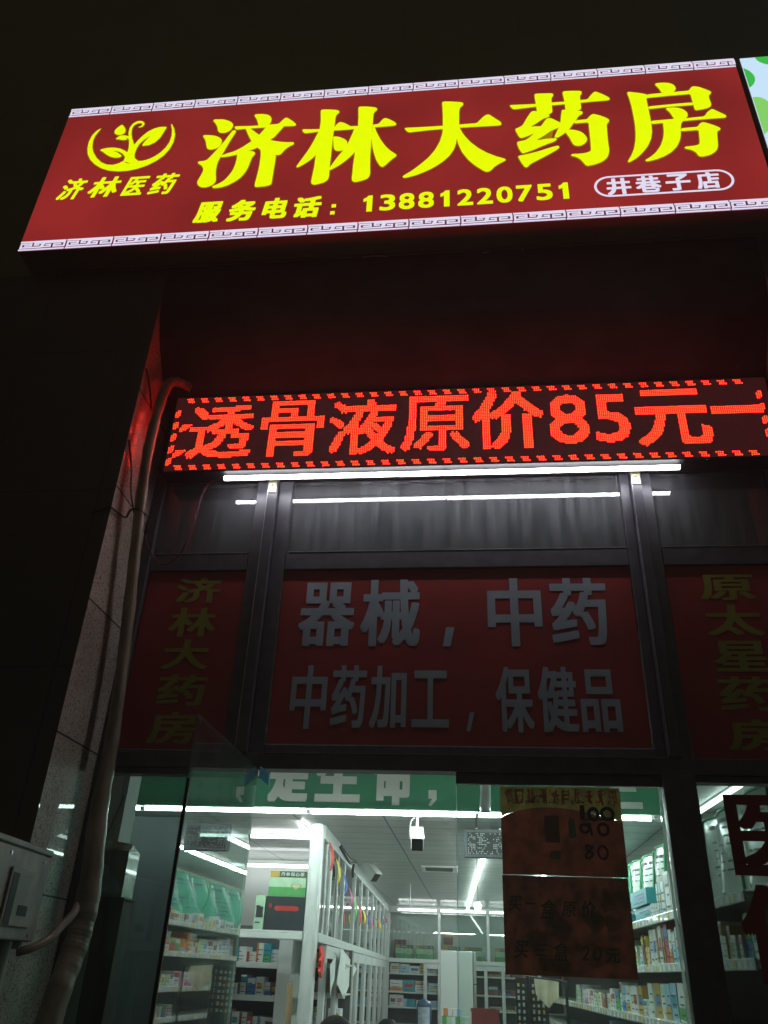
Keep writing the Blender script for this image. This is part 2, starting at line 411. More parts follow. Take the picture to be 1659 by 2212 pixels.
def put_line(mb, txt, x0, x1, z0, z1, y, mi=0, bold=0.02, gap=0.12, shear=0.0, plane=None):
    n = len(txt); w = (x1-x0)/n
    for i, ch in enumerate(txt):
        if ch == ' ': continue
        put_text(mb, ch, x0+w*(i+gap/2), x0+w*(i+1-gap/2), z0, z1, y, mi, bold, shear, plane)
GLYPHS = {
 '济': '''-1570,6238 -1566,6251 -1505,6245 -1468,6226 -1443,6204 -1433,6185 -1431,6159 -1441,6126 -1464,6107 -1492,6105 -1511,6112 -1523,6132 -1532,6170 -1548,6206
-1613,6086 -1609,6097 -1562,6091 -1525,6078 -1496,6055 -1483,6031 -1482,6000 -1490,5972 -1511,5953 -1540,5946 -1561,5954 -1572,5974 -1581,6014 -1593,6052
-1430,6117 -1419,6125 -1406,6119 -1404,6102 -1430,6018 -1455,5916 -1472,5860 -1481,5803 -1480,5747 -1475,5702 -1468,5671 -1466,5646 -1473,5622 -1493,5603 -1525,5593 -1550,5599 -1569,5616 -1580,5642 -1579,5663 -1567,5705 -1559,5748 -1560,5767 -1572,5794 -1587,5809 -1602,5822 -1604,5838 -1597,5842 -1571,5841 -1551,5850 -1531,5885 -1511,5925 -1488,5971 -1465,6022
-1304,6257 -1300,6271 -1254,6269 -1222,6259 -1201,6242 -1189,6216 -1188,6182 -1194,6162 -1201,6146 -1266,6150 -1272,6181 -1283,6217
-1418,6150 -1415,6162 -1397,6160 -1310,6153 -1137,6154 -1122,6179 -1104,6208 -1094,6213 -1077,6200 -1044,6165 -1025,6138 -1027,6125 -1040,6122 -1100,6126 -1220,6127 -1307,6128 -1346,6129 -1397,6126 -1409,6132
-1216,6129 -1098,6129 -1118,6090 -1149,6027 -1176,5997 -1218,5959 -1247,5933 -1292,5908 -1365,5879 -1410,5869 -1452,5864 -1466,5867 -1468,5879 -1439,5895 -1390,5912 -1344,5946 -1306,5985 -1281,6009 -1249,6058
-1346,6132 -1318,6132 -1285,6095 -1248,6054 -1208,6023 -1174,5998 -1118,5976 -1067,5965 -1026,5962 -1019,5950 -1024,5938 -1050,5921 -1072,5895 -1089,5858 -1101,5848 -1124,5849 -1170,5873 -1223,5907 -1245,5932 -1270,5964 -1293,6003 -1320,6065
-1294,5905 -1268,5899 -1254,5885 -1254,5869 -1268,5845 -1275,5801 -1281,5752 -1296,5700 -1319,5656 -1351,5623 -1389,5596 -1428,5582 -1467,5579 -1479,5590 -1478,5600 -1449,5614 -1416,5641 -1393,5682 -1374,5730 -1365,5785 -1363,5836 -1365,5884 -1322,5905
-1225,5911 -1122,5852 -1120,5798 -1121,5704 -1121,5631 -1120,5589 -1125,5577 -1149,5568 -1209,5564 -1220,5574 -1221,5598 -1216,5677 -1213,5757 -1215,5839 -1219,5884''',
 '林': '''-880,6260 -871,6271 -823,6264 -775,6254 -760,6240 -761,6222 -778,6203 -781,6173 -782,6066 -784,5974 -783,5852 -784,5746 -782,5659 -782,5617 -787,5593 -802,5574 -829,5563 -860,5555 -877,5561 -884,5579 -884,5603 -877,5718 -876,5827 -874,5926 -872,6063 -871,6156
-981,6075 -977,6085 -941,6079 -873,6074 -781,6082 -766,6114 -752,6129 -740,6128 -715,6112 -686,6085 -680,6079 -634,6079 -630,6054 -682,6048 -783,6049 -875,6049 -917,6045 -959,6042 -970,6051
-872,6063 -857,5930 -877,5827 -885,5809 -918,5769 -956,5735 -980,5720 -986,5729 -980,5747 -955,5807 -927,5874 -901,5955 -885,6018
-783,5992 -753,5987 -721,5967 -699,5945 -690,5922 -691,5887 -700,5862 -720,5849 -744,5848 -761,5857 -770,5876 -776,5922
-642,6259 -636,6270 -584,6264 -537,6250 -523,6238 -525,6218 -543,6196 -545,6146 -545,6039 -545,5922 -546,5796 -543,5684 -539,5623 -543,5596 -557,5574 -590,5562 -621,5553 -638,5561 -645,5582 -644,5633 -643,5725 -639,5831 -636,5932 -634,6049 -636,6163
-546,6079 -509,6080 -493,6109 -476,6136 -457,6130 -427,6105 -402,6079 -399,6063 -409,6053 -458,6051 -545,6051
-634,6076 -630,5855 -639,5827 -667,5783 -704,5737 -742,5701 -781,5673 -784,5693 -769,5732 -737,5803 -704,5863 -687,5912 -670,5981 -655,6052
-543,6055 -531,6052 -516,5997 -491,5929 -459,5862 -430,5818 -396,5783 -388,5772 -392,5761 -419,5733 -445,5696 -461,5676 -470,5672 -483,5681 -507,5736 -524,5800 -537,5870 -545,5948''',
 '大': '''-122,6250 -115,6260 -74,6255 -3,6240 8,6227 5,6207 -14,6186 -19,6146 -21,6014 -25,5944 -36,5884 -40,5844 -54,5789 -80,5736 -115,5691 -162,5647 -216,5611 -275,5581 -333,5564 -345,5569 -348,5579 -339,5590 -295,5625 -249,5674 -202,5731 -163,5798 -135,5873 -120,5948 -117,6006 -117,6124 -120,6212
-348,6020 -342,6026 -262,6022 -117,6020 -20,6021 85,6022 104,6049 129,6085 149,6099 161,6097 192,6058 227,6018 230,5998 224,5986 194,5985 62,5989 -22,5990 -119,5990 -212,5987 -320,5979 -333,5991
-20,5995 5,5921 44,5847 90,5786 136,5741 189,5702 238,5676 243,5666 237,5656 210,5640 178,5613 158,5585 146,5572 127,5571 112,5584 67,5633 29,5688 -5,5759 -28,5842 -35,5894 -31,5957''',
 '药': '''438,6260 447,6270 544,6262 551,6246 545,6229 537,6217 534,6157 534,6084 527,6069 510,6058 479,6071 443,6094 442,6148 440,6209
605,6259 613,6273 669,6270 713,6264 720,6250 714,6229 705,6216 703,6156 703,6094 695,6079 669,6069 610,6069 612,6148 609,6215
286,6168 292,6174 360,6170 443,6167 537,6170 609,6169 707,6174 747,6174 768,6212 791,6243 803,6245 836,6217 872,6179 876,6162 867,6151 779,6150 703,6146 607,6143 536,6142 441,6140 310,6129 297,6142
445,6095 417,6099 407,6089 382,6037 353,5969 330,5952 310,5941 309,5929 323,5877 332,5857 341,5851 365,5860 415,5887 457,5903 486,5935 460,5949 429,5953 397,5950 426,5973 476,6019 508,6032 515,6041 510,6058
508,6022 491,6011 464,5959 447,5933 417,5889 392,5857 363,5830 318,5821 313,5809 319,5765 335,5718 344,5711 397,5733 460,5769 528,5801 541,5815 538,5827 522,5831 476,5828 423,5821 466,5855 515,5900 564,5926 573,5969 553,5988 523,6017
313,5684 318,5692 368,5702 435,5722 505,5749 544,5761 551,5750 546,5735 522,5713 470,5676 418,5640 379,5614 362,5589 353,5585 344,5594 327,5637
589,6084 595,6090 630,6083 677,6070 704,6063 708,6047 701,6033 683,6022 661,5978 639,5940 614,5895 591,5869 545,5829 527,5836 546,5890 564,5932 574,5982 582,6039
660,5980 728,5982 742,6008 763,6028 775,6025 812,6003 844,5976 852,5960 846,5941 833,5924 829,5864 825,5772 824,5693 817,5652 804,5621 779,5594 740,5574 698,5563 684,5568 675,5590 659,5624 638,5647 615,5658 610,5668 618,5676 659,5673 697,5678 722,5692 725,5710 728,5783 731,5888 733,5952 648,5951
592,5878 616,5898 647,5891 680,5872 702,5841 712,5809 709,5785 693,5759 669,5743 650,5743 632,5755 623,5782 613,5826''',
 '房': '''981,6208 989,6221 1014,6213 1059,6198 1096,6180 1100,6149 1084,6145 1084,6066 1084,5989 1083,5906 1078,5832 1064,5766 1037,5702 1000,5646 962,5603 922,5574 916,5579 918,5590 939,5629 961,5687 977,5757 986,5824 992,5904 993,5999 992,6090 987,6163
1150,6272 1159,6284 1196,6286 1234,6277 1257,6257 1265,6229 1261,6206 1247,6187 1240,6175 1180,6181 1169,6228
1093,6180 1183,6184 1253,6185 1335,6187 1350,6215 1364,6228 1394,6218 1428,6191 1455,6166 1457,6155 1449,6139 1437,6129 1436,6095 1439,6043 1432,6024 1415,6010 1375,5999 1344,5996 1340,6010 1339,6074 1339,6154 1210,6152 1086,6146
1084,6063 1198,6069 1340,6072 1342,6047 1195,6045 1085,6039
1180,6027 1188,6037 1228,6037 1261,6027 1285,6003 1296,5973 1291,5945 1277,5928 1263,5911 1216,5922 1209,5952 1199,5994
1083,5926 1217,5930 1277,5928 1384,5934 1404,5970 1431,5997 1442,5994 1471,5962 1500,5933 1503,5920 1493,5908 1439,5909 1251,5905 1147,5899 1082,5897
1148,5905 1155,5917 1253,5918 1260,5902 1247,5887 1239,5851 1229,5778 1217,5731 1193,5680 1158,5636 1117,5605 1066,5581 1020,5569 1011,5575 1012,5586 1036,5601 1073,5639 1107,5695 1130,5759 1142,5819 1146,5868
1237,5839 1332,5842 1347,5870 1364,5883 1382,5875 1422,5846 1449,5822 1452,5811 1446,5800 1429,5790 1422,5739 1414,5668 1407,5642 1391,5614 1362,5591 1320,5579 1301,5583 1294,5598 1287,5622 1265,5645 1236,5657 1235,5669 1242,5676 1273,5676 1303,5680 1318,5690 1322,5708 1333,5813 1234,5813''',
 'logo': '''-2313,6248 -2340,6221 -2359,6176 -2366,6112 -2359,6045 -2344,5989 -2315,5933 -2271,5881 -2223,5841 -2169,5814 -2108,5800 -2045,5799 -1986,5812 -1928,5838 -1877,5876 -1839,5921 -1811,5980 -1797,6051 -1800,6124 -1817,6187 -1843,6239 -1844,6230 -1828,6176 -1820,6114 -1823,6053 -1838,6001 -1864,5954 -1897,5919 -1932,5896 -1969,5884 -1993,5888 -2020,5867 -2068,5872 -2093,5898 -2116,5877 -2153,5865 -2194,5872 -2235,5898 -2278,5947 -2314,6010 -2331,6060 -2340,6122 -2337,6171 -2325,6207
-2092,5892 -2087,5924 -2093,5945 -2082,5979 -2083,6027 -2092,6083 -2103,6120 -2116,6177 -2118,6230 -2105,6270 -2081,6292 -2053,6292 -2033,6277 -2025,6260 -2028,6239 -2041,6225 -2060,6225 -2061,6230 -2044,6237 -2039,6256 -2048,6269 -2073,6269 -2094,6252 -2101,6219 -2095,6169 -2081,6118 -2060,6067 -2049,6042 -2033,5992 -2031,5950 -2022,5914 -1993,5887 -2019,5861
-2053,6045 -2040,6083 -2017,6129 -1985,6175 -1950,6202 -1912,6213 -1871,6210 -1869,6199 -1881,6151 -1895,6097 -1919,6058 -1954,6035 -1996,6032 -1998,6042 -1987,6077 -1961,6129 -1994,6096 -2018,6056 -2029,6010 -2031,5962 -2048,5988
-2270,6018 -2264,6027 -2226,6037 -2182,6035 -2139,6021 -2102,5996 -2077,5973 -2078,5920 -2088,5933 -2107,5964 -2140,5992 -2182,6002 -2147,5983 -2111,5947 -2120,5933 -2152,5932 -2186,5946 -2220,5973 -2246,6000
-2189,6118 -2180,6141 -2159,6154 -2125,6149 -2104,6136 -2094,6095 -2107,6121 -2130,6131 -2108,6115 -2116,6105 -2140,6104 -2171,6117
-2177,6266 -2167,6255 -2147,6224 -2139,6201 -2140,6174 -2156,6160 -2175,6157 -2201,6171 -2213,6191 -2212,6216 -2198,6242''',
}

# ================================================================== OUTSIDE
mb = MB(); mb.box(-12, 12, -6.0, -0.001, -0.2, 0.0); tag(mb.build('pavement', M['pave']), kind='structure')
mb = MB(); mb.box(-12, 12, -6.15, -6.0, -0.3, 0.0); tag(mb.build('kerb', M['kerb'], bevel=0.01), kind='structure')
mb = MB(); mb.box(-60, 60, -60, -6.15, -0.4, -0.14); tag(mb.build('road', M['asphalt']), kind='structure')

# ---- the building: upper wall, tiled columns, fascia, shop room
bld = thing('building', 'dark tiled building whose ground floor holds the brightly lit pharmacy', 'building', (0, 0, 0))
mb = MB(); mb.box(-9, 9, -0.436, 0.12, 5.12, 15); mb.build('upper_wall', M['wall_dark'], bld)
# cove sloping out above the LED board, its rounded top shaped to fade red light
mb = MB()
prof = [(-0.436, 5.118), (-0.4355, 5.02), (-0.433, 4.93), (-0.425, 4.85), (-0.409, 4.775), (-0.385, 4.71), (-0.352, 4.65), (-0.31, 4.59), (-0.26, 4.53), (-0.205, 4.465), (-0.152, 4.402), (-0.135, 4.392), (-0.028, 4.392), (-0.028, 3.985), (0.12, 3.985), (0.12, 5.118)]
n_ = len(prof)
mb.add([(x, y, z) for x in (-1.7195, 1.5595) for y, z in prof], [tuple(range(n_-1, -1, -1)), tuple(range(n_, 2*n_))]+[(i, (i+1) % n_, n_+(i+1) % n_, n_+i) for i in range(n_)])
fo = mb.build('fascia', M['wall_grey'], bld)
for p in fo.data.polygons: p.use_smooth = abs(p.normal.x) < 0.5 and p.normal.y < -0.2 and p.normal.z < 0.1
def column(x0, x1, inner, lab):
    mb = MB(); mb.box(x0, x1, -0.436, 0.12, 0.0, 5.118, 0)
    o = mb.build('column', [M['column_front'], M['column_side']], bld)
    for p in o.data.polygons:
        if abs(p.normal.x) > 0.9: p.material_index = 1
    o['label'] = lab
    # dark tile joints on the reveal
    for z in (0.62, 1.22, 1.82, 2.42, 3.02, 3.62, 4.22):
        mj = MB(); mj.box(min(inner, inner+0.0016*(1 if x0 < 0 else -1)), max(inner, inner+0.0016*(1 if x0 < 0 else -1)), -0.436, 0.0, z, z+0.006)
        mj.build('tile_joint', M['rubber'], o)
column(-9, -1.72, -1.72, 'dark tiled column with a pale speckled granite inner side')
column(1.56, 9, 1.56, 'dark tiled column beyond the right end of the shop front')

# ---- big backlit sign
SX0, SX1, SZ0, SZ1, SY = -2.575, 1.644, 5.14, 6.479, -0.60
sign = thing('shop_sign', 'long red backlit sign box with big yellow characters and a leaf logo', 'sign', ((SX0+SX1)/2, -0.52, SZ0))
mb = MB(); mb.box(SX0, SX1, SY+0.004, -0.437, SZ0, SZ1); mb.build('sign_box', M['sign_body'], sign, bevel=0.004)
mb = MB(); mb.box(SX0+0.003, SX1-0.003, SY, SY+0.0035, SZ0+0.075, SZ1-0.085); mb.build('sign_face', M['sign_red'], sign)
def chaikin(p, cut=0.009):
    out = []
    n = len(p)
    for i in range(n):
        a = Vector(p[i]); b = Vector(p[(i+1) % n]); d = b-a; L = d.length
        if L < 1e-6: continue
        c = min(0.25*L, cut)
        out += [tuple(a+d*(c/L)), tuple(b-d*(c/L))]
    return out
def grow(p, r):
    n = len(p); A = sum(p[i][0]*p[(i+1) % n][1]-p[(i+1) % n][0]*p[i][1] for i in range(n)); sg = 1 if A > 0 else -1
    out = []
    for i in range(n):
        a, b, c = Vector(p[i-1]), Vector(p[i]), Vector(p[(i+1) % n])
        d1 = (b-a).normalized(); d2 = (c-b).normalized()
        nn = Vector((d1.y+d2.y, -d1.x-d2.x))*sg
        if nn.length < 0.2: nn = Vector((d1.y, -d1.x))*sg
        out.append(tuple(b+nn.normalized()*r))
    return out
def strokes(key, name, y, cut=0.009):
    mb = MB(); me_ = MB()
    for i, line in enumerate(GLYPHS[key].split('\n')):
        p = [tuple(float(c)/1000 for c in q.split(',')) for q in line.split()]
        p = chaikin(p, cut); yy = y-0.0004*i
        mb.face([(a, yy, b) for a, b in p])
        g = grow(p, 0.0045)
        me_.face([(a, y+0.0016-0.00008*i, b) for a, b in g])  # olive rim drawn as the soft glow round the yellow strokes
    o = mb.build(name, M['sign_yellow'], sign)
    me_.build('glow_rim', M['sign_olive'], o)
for ch in '济林大药房': strokes(ch, 'big_character', SY-0.004)
strokes('logo', 'leaf_logo', SY-0.004, 0.006)
mb = MB()
for ch, b in {'济': (-2.437, -2.292, 5.565, 5.755), '林': (-2.25, -2.066, 5.569, 5.751), '医': (-2.027, -1.9, 5.567, 5.735), '药': (-1.86, -1.715, 5.559, 5.747)}.items():
    put_text(mb, ch, *b, SY-0.004, 0, 0.028, 0.22)
mb.build('small_name_lettering', M['sign_yellow'], sign)
for ch, b in {'服': (-1.545, -1.395, 5.287, 5.462), '务': (-1.348, -1.19, 5.283, 5.462), '电': (-1.145, -1.0, 5.286, 5.46), '话': (-0.968, -0.81, 5.278, 5.454)}.items():
    mb = MB(); put_text(mb, ch, *b, SY-0.004, 0, 0.045, 0.12); mb.build('phone_line_character', M['sign_yellow'], sign)
mb = MB(); mb.box(-0.752, -0.726, SY-0.0042, SY-0.004, 5.29, 5.318); mb.build('colon_dot', M['sign_yellow'], sign)
mb = MB(); mb.box(-0.748, -0.722, SY-0.0042, SY-0.004, 5.348, 5.376)
mb.build('colon_dot', M['sign_yellow'], sign)
num = '13881220751'; mb = MB()
x0, x1 = -0.592, 0.605; w = (x1-x0)/11
for i, ch in enumerate(num):
    nw = 0.058 if ch == '1' else 0.088
    c = x0+w*(i+0.5)
    put_text(mb, ch, c-nw/2, c+nw/2, 5.296+0.0008*i, 5.430+0.0008*i, SY-0.004, 0, 0.042)
mb.build('phone_number_lettering', M['sign_yellow'], sign)
mb = MB()
for ch, b in {'井': (0.778, 0.909, 5.311, 5.446), '巷': (0.934, 1.068, 5.315, 5.45), '子': (1.093, 1.224, 5.317, 5.451), '店': (1.254, 1.377, 5.317, 5.45)}.items():
    put_text(mb, ch, *b, SY-0.004, 0, 0.035)
def pill(mb, x0, x1, z0, z1, w, y, n=14):
    def ring(d):
        r = (z1-z0)/2-d; cz = (z0+z1)/2; a = x0+d+r; b = x1-d-r; out = []
        for k in range(n+1):
            t = math.pi/2+math.pi*k/n; out.append((a+r*math.cos(t), y, cz+r*math.sin(t)))
        for k in range(n+1):
            t = -math.pi/2+math.pi*k/n; out.append((b+r*math.cos(t), y, cz+r*math.sin(t)))
        return out
    A, B = ring(0), ring(w); m = len(A)
    mb.add(A+B, [(i, (i+1) % m, m+(i+1) % m, m+i) for i in range(m)])
pill(mb, 0.712, 1.451, 5.297, 5.468, 0.014, SY-0.004)
mb.build('branch_lettering', M['sign_white'], sign)
def pline(mb, pts, w, y):
    for i in range(len(pts)-1):
        a = Vector((pts[i][0], pts[i][1])); b = Vector((pts[i+1][0], pts[i+1][1])); d = (b-a).normalized(); n = Vector((-d.y, d.x))*w/2
        a = a-d*w/2; b = b+d*w/2
        yy = y-0.0002*i
        mb.face([(q.x, yy, q.y) for q in (a+n, b+n, b-n, a-n)])
def key_border(z0, z1):
    h = z1-z0; P = 0.2835; mb = MB(); x = SX0+0.004
    mb2 = MB(); mb2.box(SX0+0.003, SX1-0.003, SY+0.0003, SY+0.0035, z0, z1)
    o = mb2.build('border_strip', M['sign_maroon'], sign)
    while x < SX1-0.01:
        e = min(x+P-0.006, SX1-0.005)
        for za, zb in ((0.0, 0.17), (0.83, 1.0)):
            mb.face([(q[0], SY-0.002, q[1]) for q in ((x, z0+za*h), (e, z0+za*h), (e, z0+zb*h), (x, z0+zb*h))])
        for fl in (0, 1):
            for k, pl in enumerate(([(0.035, 0.27), (0.035, 0.70), (0.25, 0.70), (0.25, 0.49), (0.12, 0.49)], [(0.06, 0.29), (0.46, 0.29), (0.50, 0.72), (0.33, 0.72), (0.33, 0.52), (0.41, 0.52)])):
                q = [((x+P*(1-a if fl else a)), z0+h*(1-b if fl else b)) for a, b in pl]
                q = [(min(a, SX1-0.01), b) for a, b in q]
                q = [q[i] for i in range(len(q)) if i == 0 or (Vector(q[i])-Vector(q[i-1])).length > 1e-4]
                if len(q) > 1: pline(mb, q, h*0.155, SY-0.0025-0.001*k-0.002*fl)
        x += P
    mb.build('key_pattern', M['sign_white'], o)
key_border(SZ0, SZ0+0.077); key_border(SZ1-0.087, SZ1)

# ---- neighbour's sign
ns = thing('shop_sign', 'pale blue backlit sign with green leaves at the right edge', 'sign', (2.6, -0.52, 5.14))
mb = MB(); mb.box(1.672, 3.5, SY+0.004, -0.437, 5.14, 6.482); mb.build('sign_box', M['sign_body'], ns, bevel=0.004)
mb = MB(); mb.box(1.676, 3.496, SY, SY+0.0035, 5.15, 6.474); mb.build('sign_face', M['nb_white'], ns)
def leafdot(cx, cz, rx, rz, rot, mat, y):
    pts = []
    for k in range(48):
        t = 2*math.pi*k/48; a, b = rx*math.cos(t), rz*math.sin(t)
        pts.append((min(max(cx+a*math.cos(rot)-b*math.sin(rot), 1.677), 3.49), min(cz+a*math.sin(rot)+b*math.cos(rot), 6.473)))
    mb = MB(); mb.face([(a, y, b) for a, b in pts]); mb.build('leaf', M[mat], ns)
leafdot(1.60, 6.275, 0.125, 0.125, 0, 'nb_green', SY-0.002)
leafdot(1.66, 5.905, 0.10, 0.185, -0.25, 'nb_lime', SY-0.002)
leafdot(1.90, 6.49, 0.14, 0.11, 0.3, 'nb_green', SY-0.002)
leafdot(2.25, 5.95, 0.16, 0.12, 0.6, 'nb_lime', SY-0.002)

# ---- scrolling LED board
LX, LZ, LY, PT, NC, NR = -1.627, 3.893, -0.15, 0.01, 315, 48
led = thing('led_board', 'long black LED message board with red dot characters above the white tube', 'led sign', (-0.05, -0.09, 3.88))
mb = MB(); mb.box(-1.64, 1.555, LY+0.001, -0.03, 3.882, 4.388); mb.build('housing', M['black'], led, bevel=0.004)
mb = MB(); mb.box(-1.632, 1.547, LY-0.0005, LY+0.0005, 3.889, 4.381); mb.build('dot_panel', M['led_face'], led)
lit = np.zeros((NR, NC), bool)
cx = LX+PT*(np.arange(NC)+0.5); cz = LZ+PT*(np.arange(NR)+0.5)
def led_char(ch, x0, x1, z0, z1, bold):
    v, f = glyph(ch)
    bx = bold*(x1-x0); bz = bold*(z1-z0)*0.7
    i0 = max(int((x0-LX)/PT)-1, 0); i1 = min(int((x1-LX)/PT)+2, NC)
    X, Z = np.meshgrid(cx[i0:i1], cz)
    for sx_, sz_ in ((-1, -1), (1, -1), (-1, 1), (1, 1), (0, 0)):
        V = np.stack([x0+bx+(x1-x0-2*bx)*v[:, 0]+sx_*bx, z0+bz+(z1-z0-2*bz)*v[:, 1]+sz_*bz], 1)
        for t in f:
            for k in range(1, len(t)-1):
                a, b, c = V[t[0]], V[t[k]], V[t[k+1]]
                d = (b[0]-a[0])*(c[1]-a[1])-(b[1]-a[1])*(c[0]-a[0])
                if abs(d) < 1e-12: continue
                u = ((X-a[0])*(c[1]-a[1])-(Z-a[1])*(c[0]-a[0]))/d
                w = ((b[0]-a[0])*(Z-a[1])-(b[1]-a[1])*(X-a[0]))/d
                lit[:, i0:i1] |= (u >= 0) & (w >= 0) & (u+w <= 1)
for ch, x0, x1, z0, z1, b in (('透', -1.529, -1.168, 3.963, 4.318, 0.020), ('骨', -1.132, -0.778, 3.963, 4.335, 0.017), ('液', -0.751, -0.383, 3.963, 4.324, 0.019), ('原', -0.355, 0.007, 3.968, 4.334, 0.019),
                              ('价', 0.021, 0.399, 3.968, 4.345, 0.024), ('8', 0.421, 0.623, 3.993, 4.309, 0.022), ('5', 0.652, 0.832, 3.996, 4.299, 0.022), ('元', 0.861, 1.233, 3.967, 4.326, 0.024)):
    led_char(ch, x0, x1, z0, z1, b)
a, b = int((1.251-LX)/PT), int((1.506-LX)/PT)
lit[26:31, a:b] = True
DASH = {2: (0, 1, 2, 3), 1: (1, 2, 3), 0: (1, 2, 3, 4)}
for c0 in range(5, NC-6, 8):
    for top in (0, 1):
        for dr, cs in DASH.items():
            for c in cs:
                r = (NR-3 if top else 0)+dr
                lit[r, min(c0+c, NC-1)] = True
for r0 in range(3, NR-8, 8):
    for dr in range(5):
        for dc in range(3):
            if (dr == 0 and dc == 2) or (dr == 4 and dc == 0): continue
            lit[r0+dr, dc] = True; lit[r0+dr, NC-4+dc] = True
for r0, c0 in ((25, 4), (8, 3)):   # scraps of the next message sliding over the border
    for dr, (ca, cb_) in enumerate(((0, 2), (0, 4), (0, 5), (1, 6), (1, 7))): lit[r0+dr, c0+ca:c0+cb_] = True
mr_ = MB(); mc_ = MB()
oc = [(math.cos(math.pi*(k+0.5)/4), math.sin(math.pi*(k+0.5)/4)) for k in range(8)]
for r in range(NR):
    for c in range(NC):
        if lit[r, c]:
            mr_.face([(cx[c]+0.0041*p, LY-0.002, cz[r]+0.0041*q) for p, q in oc])
            mc_.face([(cx[c]+0.0012*p, LY-0.003, cz[r]+0.0012*q) for p, q in oc])
o = mr_.build('lit_dots', M['led_ring'], led); mc_.build('dot_cores', M['led_core'], o)

# ---- white tube lamps outside
def tube_lamp(label, p0, p1, r, mat, group, batten=(0, 0.016, 0), name='tube_lamp', xf=None, cap=0.012):
    t = thing(name, label, 'tube light', tuple((Vector(p0)+Vector(p1))/2), group)
    if xf: WL[t.name] = xf((Vector(p0)+Vector(p1))/2); t.location = WL[t.name]
    a, b = Vector(p0), Vector(p1); d = (b-a).normalized()
    mb = MB(xf); mb.tube([a+d*cap, b-d*cap], r, 12); mb.build('lit_tube', mat, t)
    mb = MB(xf); mb.tube([a, a+d*cap], r*1.06, 12); mb.build('end_cap', M['white_plastic'], t)
    mb = MB(xf); mb.tube([b-d*cap, b], r*1.06, 12); mb.build('end_cap', M['white_plastic'], t)
    n = Vector(batten); sd = d.cross(n).normalized()*r*0.45
    mb = MB(xf); mb.obox(a+n-sd, b-a, sd*2, n.normalized()*0.008); mb.build('batten', M['white_plastic'], t)
    return t
TY, TZ = -0.121, 3.854
tube_lamp('glowing white tube lamp under the left half of the LED board', (-1.30, TY, TZ), (-0.127, TY, TZ), 0.0105, M['tube'], 'tube lamps under the LED board', cap=0.003)
tube_lamp('glowing white tube lamp under the right half of the LED board', (-0.1265, TY, TZ), (1.052, TY, TZ), 0.0105, M['tube'], 'tube lamps under the LED board', cap=0.003)

# ---- shop front frame
sf = thing('storefront', 'dark metal and glass shop front with transom windows below the LED board', 'shop front', (-0.08, 0, 0))
def member(name, x0, x1, z0, z1, y0=-0.016, y1=0.05, mat='frame', bev=0.003):
    mb = MB(); mb.box(x0, x1, y0, y1, z0, z1); return mb.build(name, M[mat], sf, bevel=bev)
ZH0, ZH1 = 2.372, 2.44
for a, b, c, d in ((-1.141, -1.078, -1.018, -0.947), (0.768, 0.815, 0.872, 0.924)):
    zt = 3.93
    member('stile', a, b, 2.442, zt); member('stile', c, d, 2.442, zt)
    member('mullion_post', b+0.002, c-0.002, 2.442, zt, -0.05, 0.05)
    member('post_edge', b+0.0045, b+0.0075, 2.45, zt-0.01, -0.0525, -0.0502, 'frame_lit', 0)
member('jamb', -1.718, -1.662, 0.0, 3.93, -0.03); member('jamb', 1.50, 1.558, 0.0, 3.93, -0.03)
for x0, x1 in ((-1.66, -1.143), (-0.945, 0.766), (0.926, 1.498)):
    member('top_rail', x0, x1, 3.90, 3.98); member('transom_rail', x0, x1, 3.362, 3.458)
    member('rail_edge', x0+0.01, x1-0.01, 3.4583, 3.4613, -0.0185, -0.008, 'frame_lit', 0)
member('lower_rail', -1.66, -1.143, 2.442, 2.452); member('lower_rail', 0.926, 1.498, 2.425, 2.435)
member('lower_rail', -0.945, 0.766, 2.442, 2.482)
member('header', -1.66, 1.498, ZH0, ZH1, -0.032)
member('header_lip', -1.66, -0.96, 2.345, ZH0-0.002, -0.02); member('header_lip', 0.92, 1.498, 2.345, ZH0-0.002, -0.02)
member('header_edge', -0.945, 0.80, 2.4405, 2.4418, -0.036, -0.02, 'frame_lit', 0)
member('door_post', 0.78, 0.915, 0.0, ZH0-0.002, -0.04, 0.014)
member('floor_rail', -1.66, -0.97, 0.0, 0.08); member('floor_rail', 0.92, 1.498, 0.0, 0.08)
def pane(x0, x1, z0, z1, mat, lab=None):
    mb = MB(); mb.box(x0, x1, 0.0, 0.006, z0, z1); o = mb.build('window_pane', M[mat], sf)
    if lab: o['label'] = lab
for x0, x1 in ((-1.66, -1.143), (-0.945, 0.766), (0.926, 1.498)): pane(x0, x1, 3.461, 3.899, 'glass_upper')
pane(-1.66, -0.975, 0.08, 2.344, 'glass_side'); pane(0.92, 1.498, 0.08, 2.344, 'glass_side')
# dark board that closes the space behind the transom windows
mb = MB(); mb.box(-1.70, 1.54, 0.10, 0.12, 3.035, 3.975); mb.build('backing_board', M['in_wall_grey'], sf)
for x in (-1.048, 0.8435):
    mb = MB(); mb.box(x-0.021, x+0.021, -0.108, -0.0515, 3.862, 3.866); mb.box(x-0.021, x+0.021, -0.0555, -0.0512, 3.800, 3.8615)
    o = mb.build('tube_bracket', M['cream'], sf, bevel=0.001)
    mb = MB()
    for dz in (3.815, 3.845): mb.tube([(x, -0.0556, dz), (x, -0.058, dz)], 0.005, 8)
    mb.build('screw', M['steel'], o)

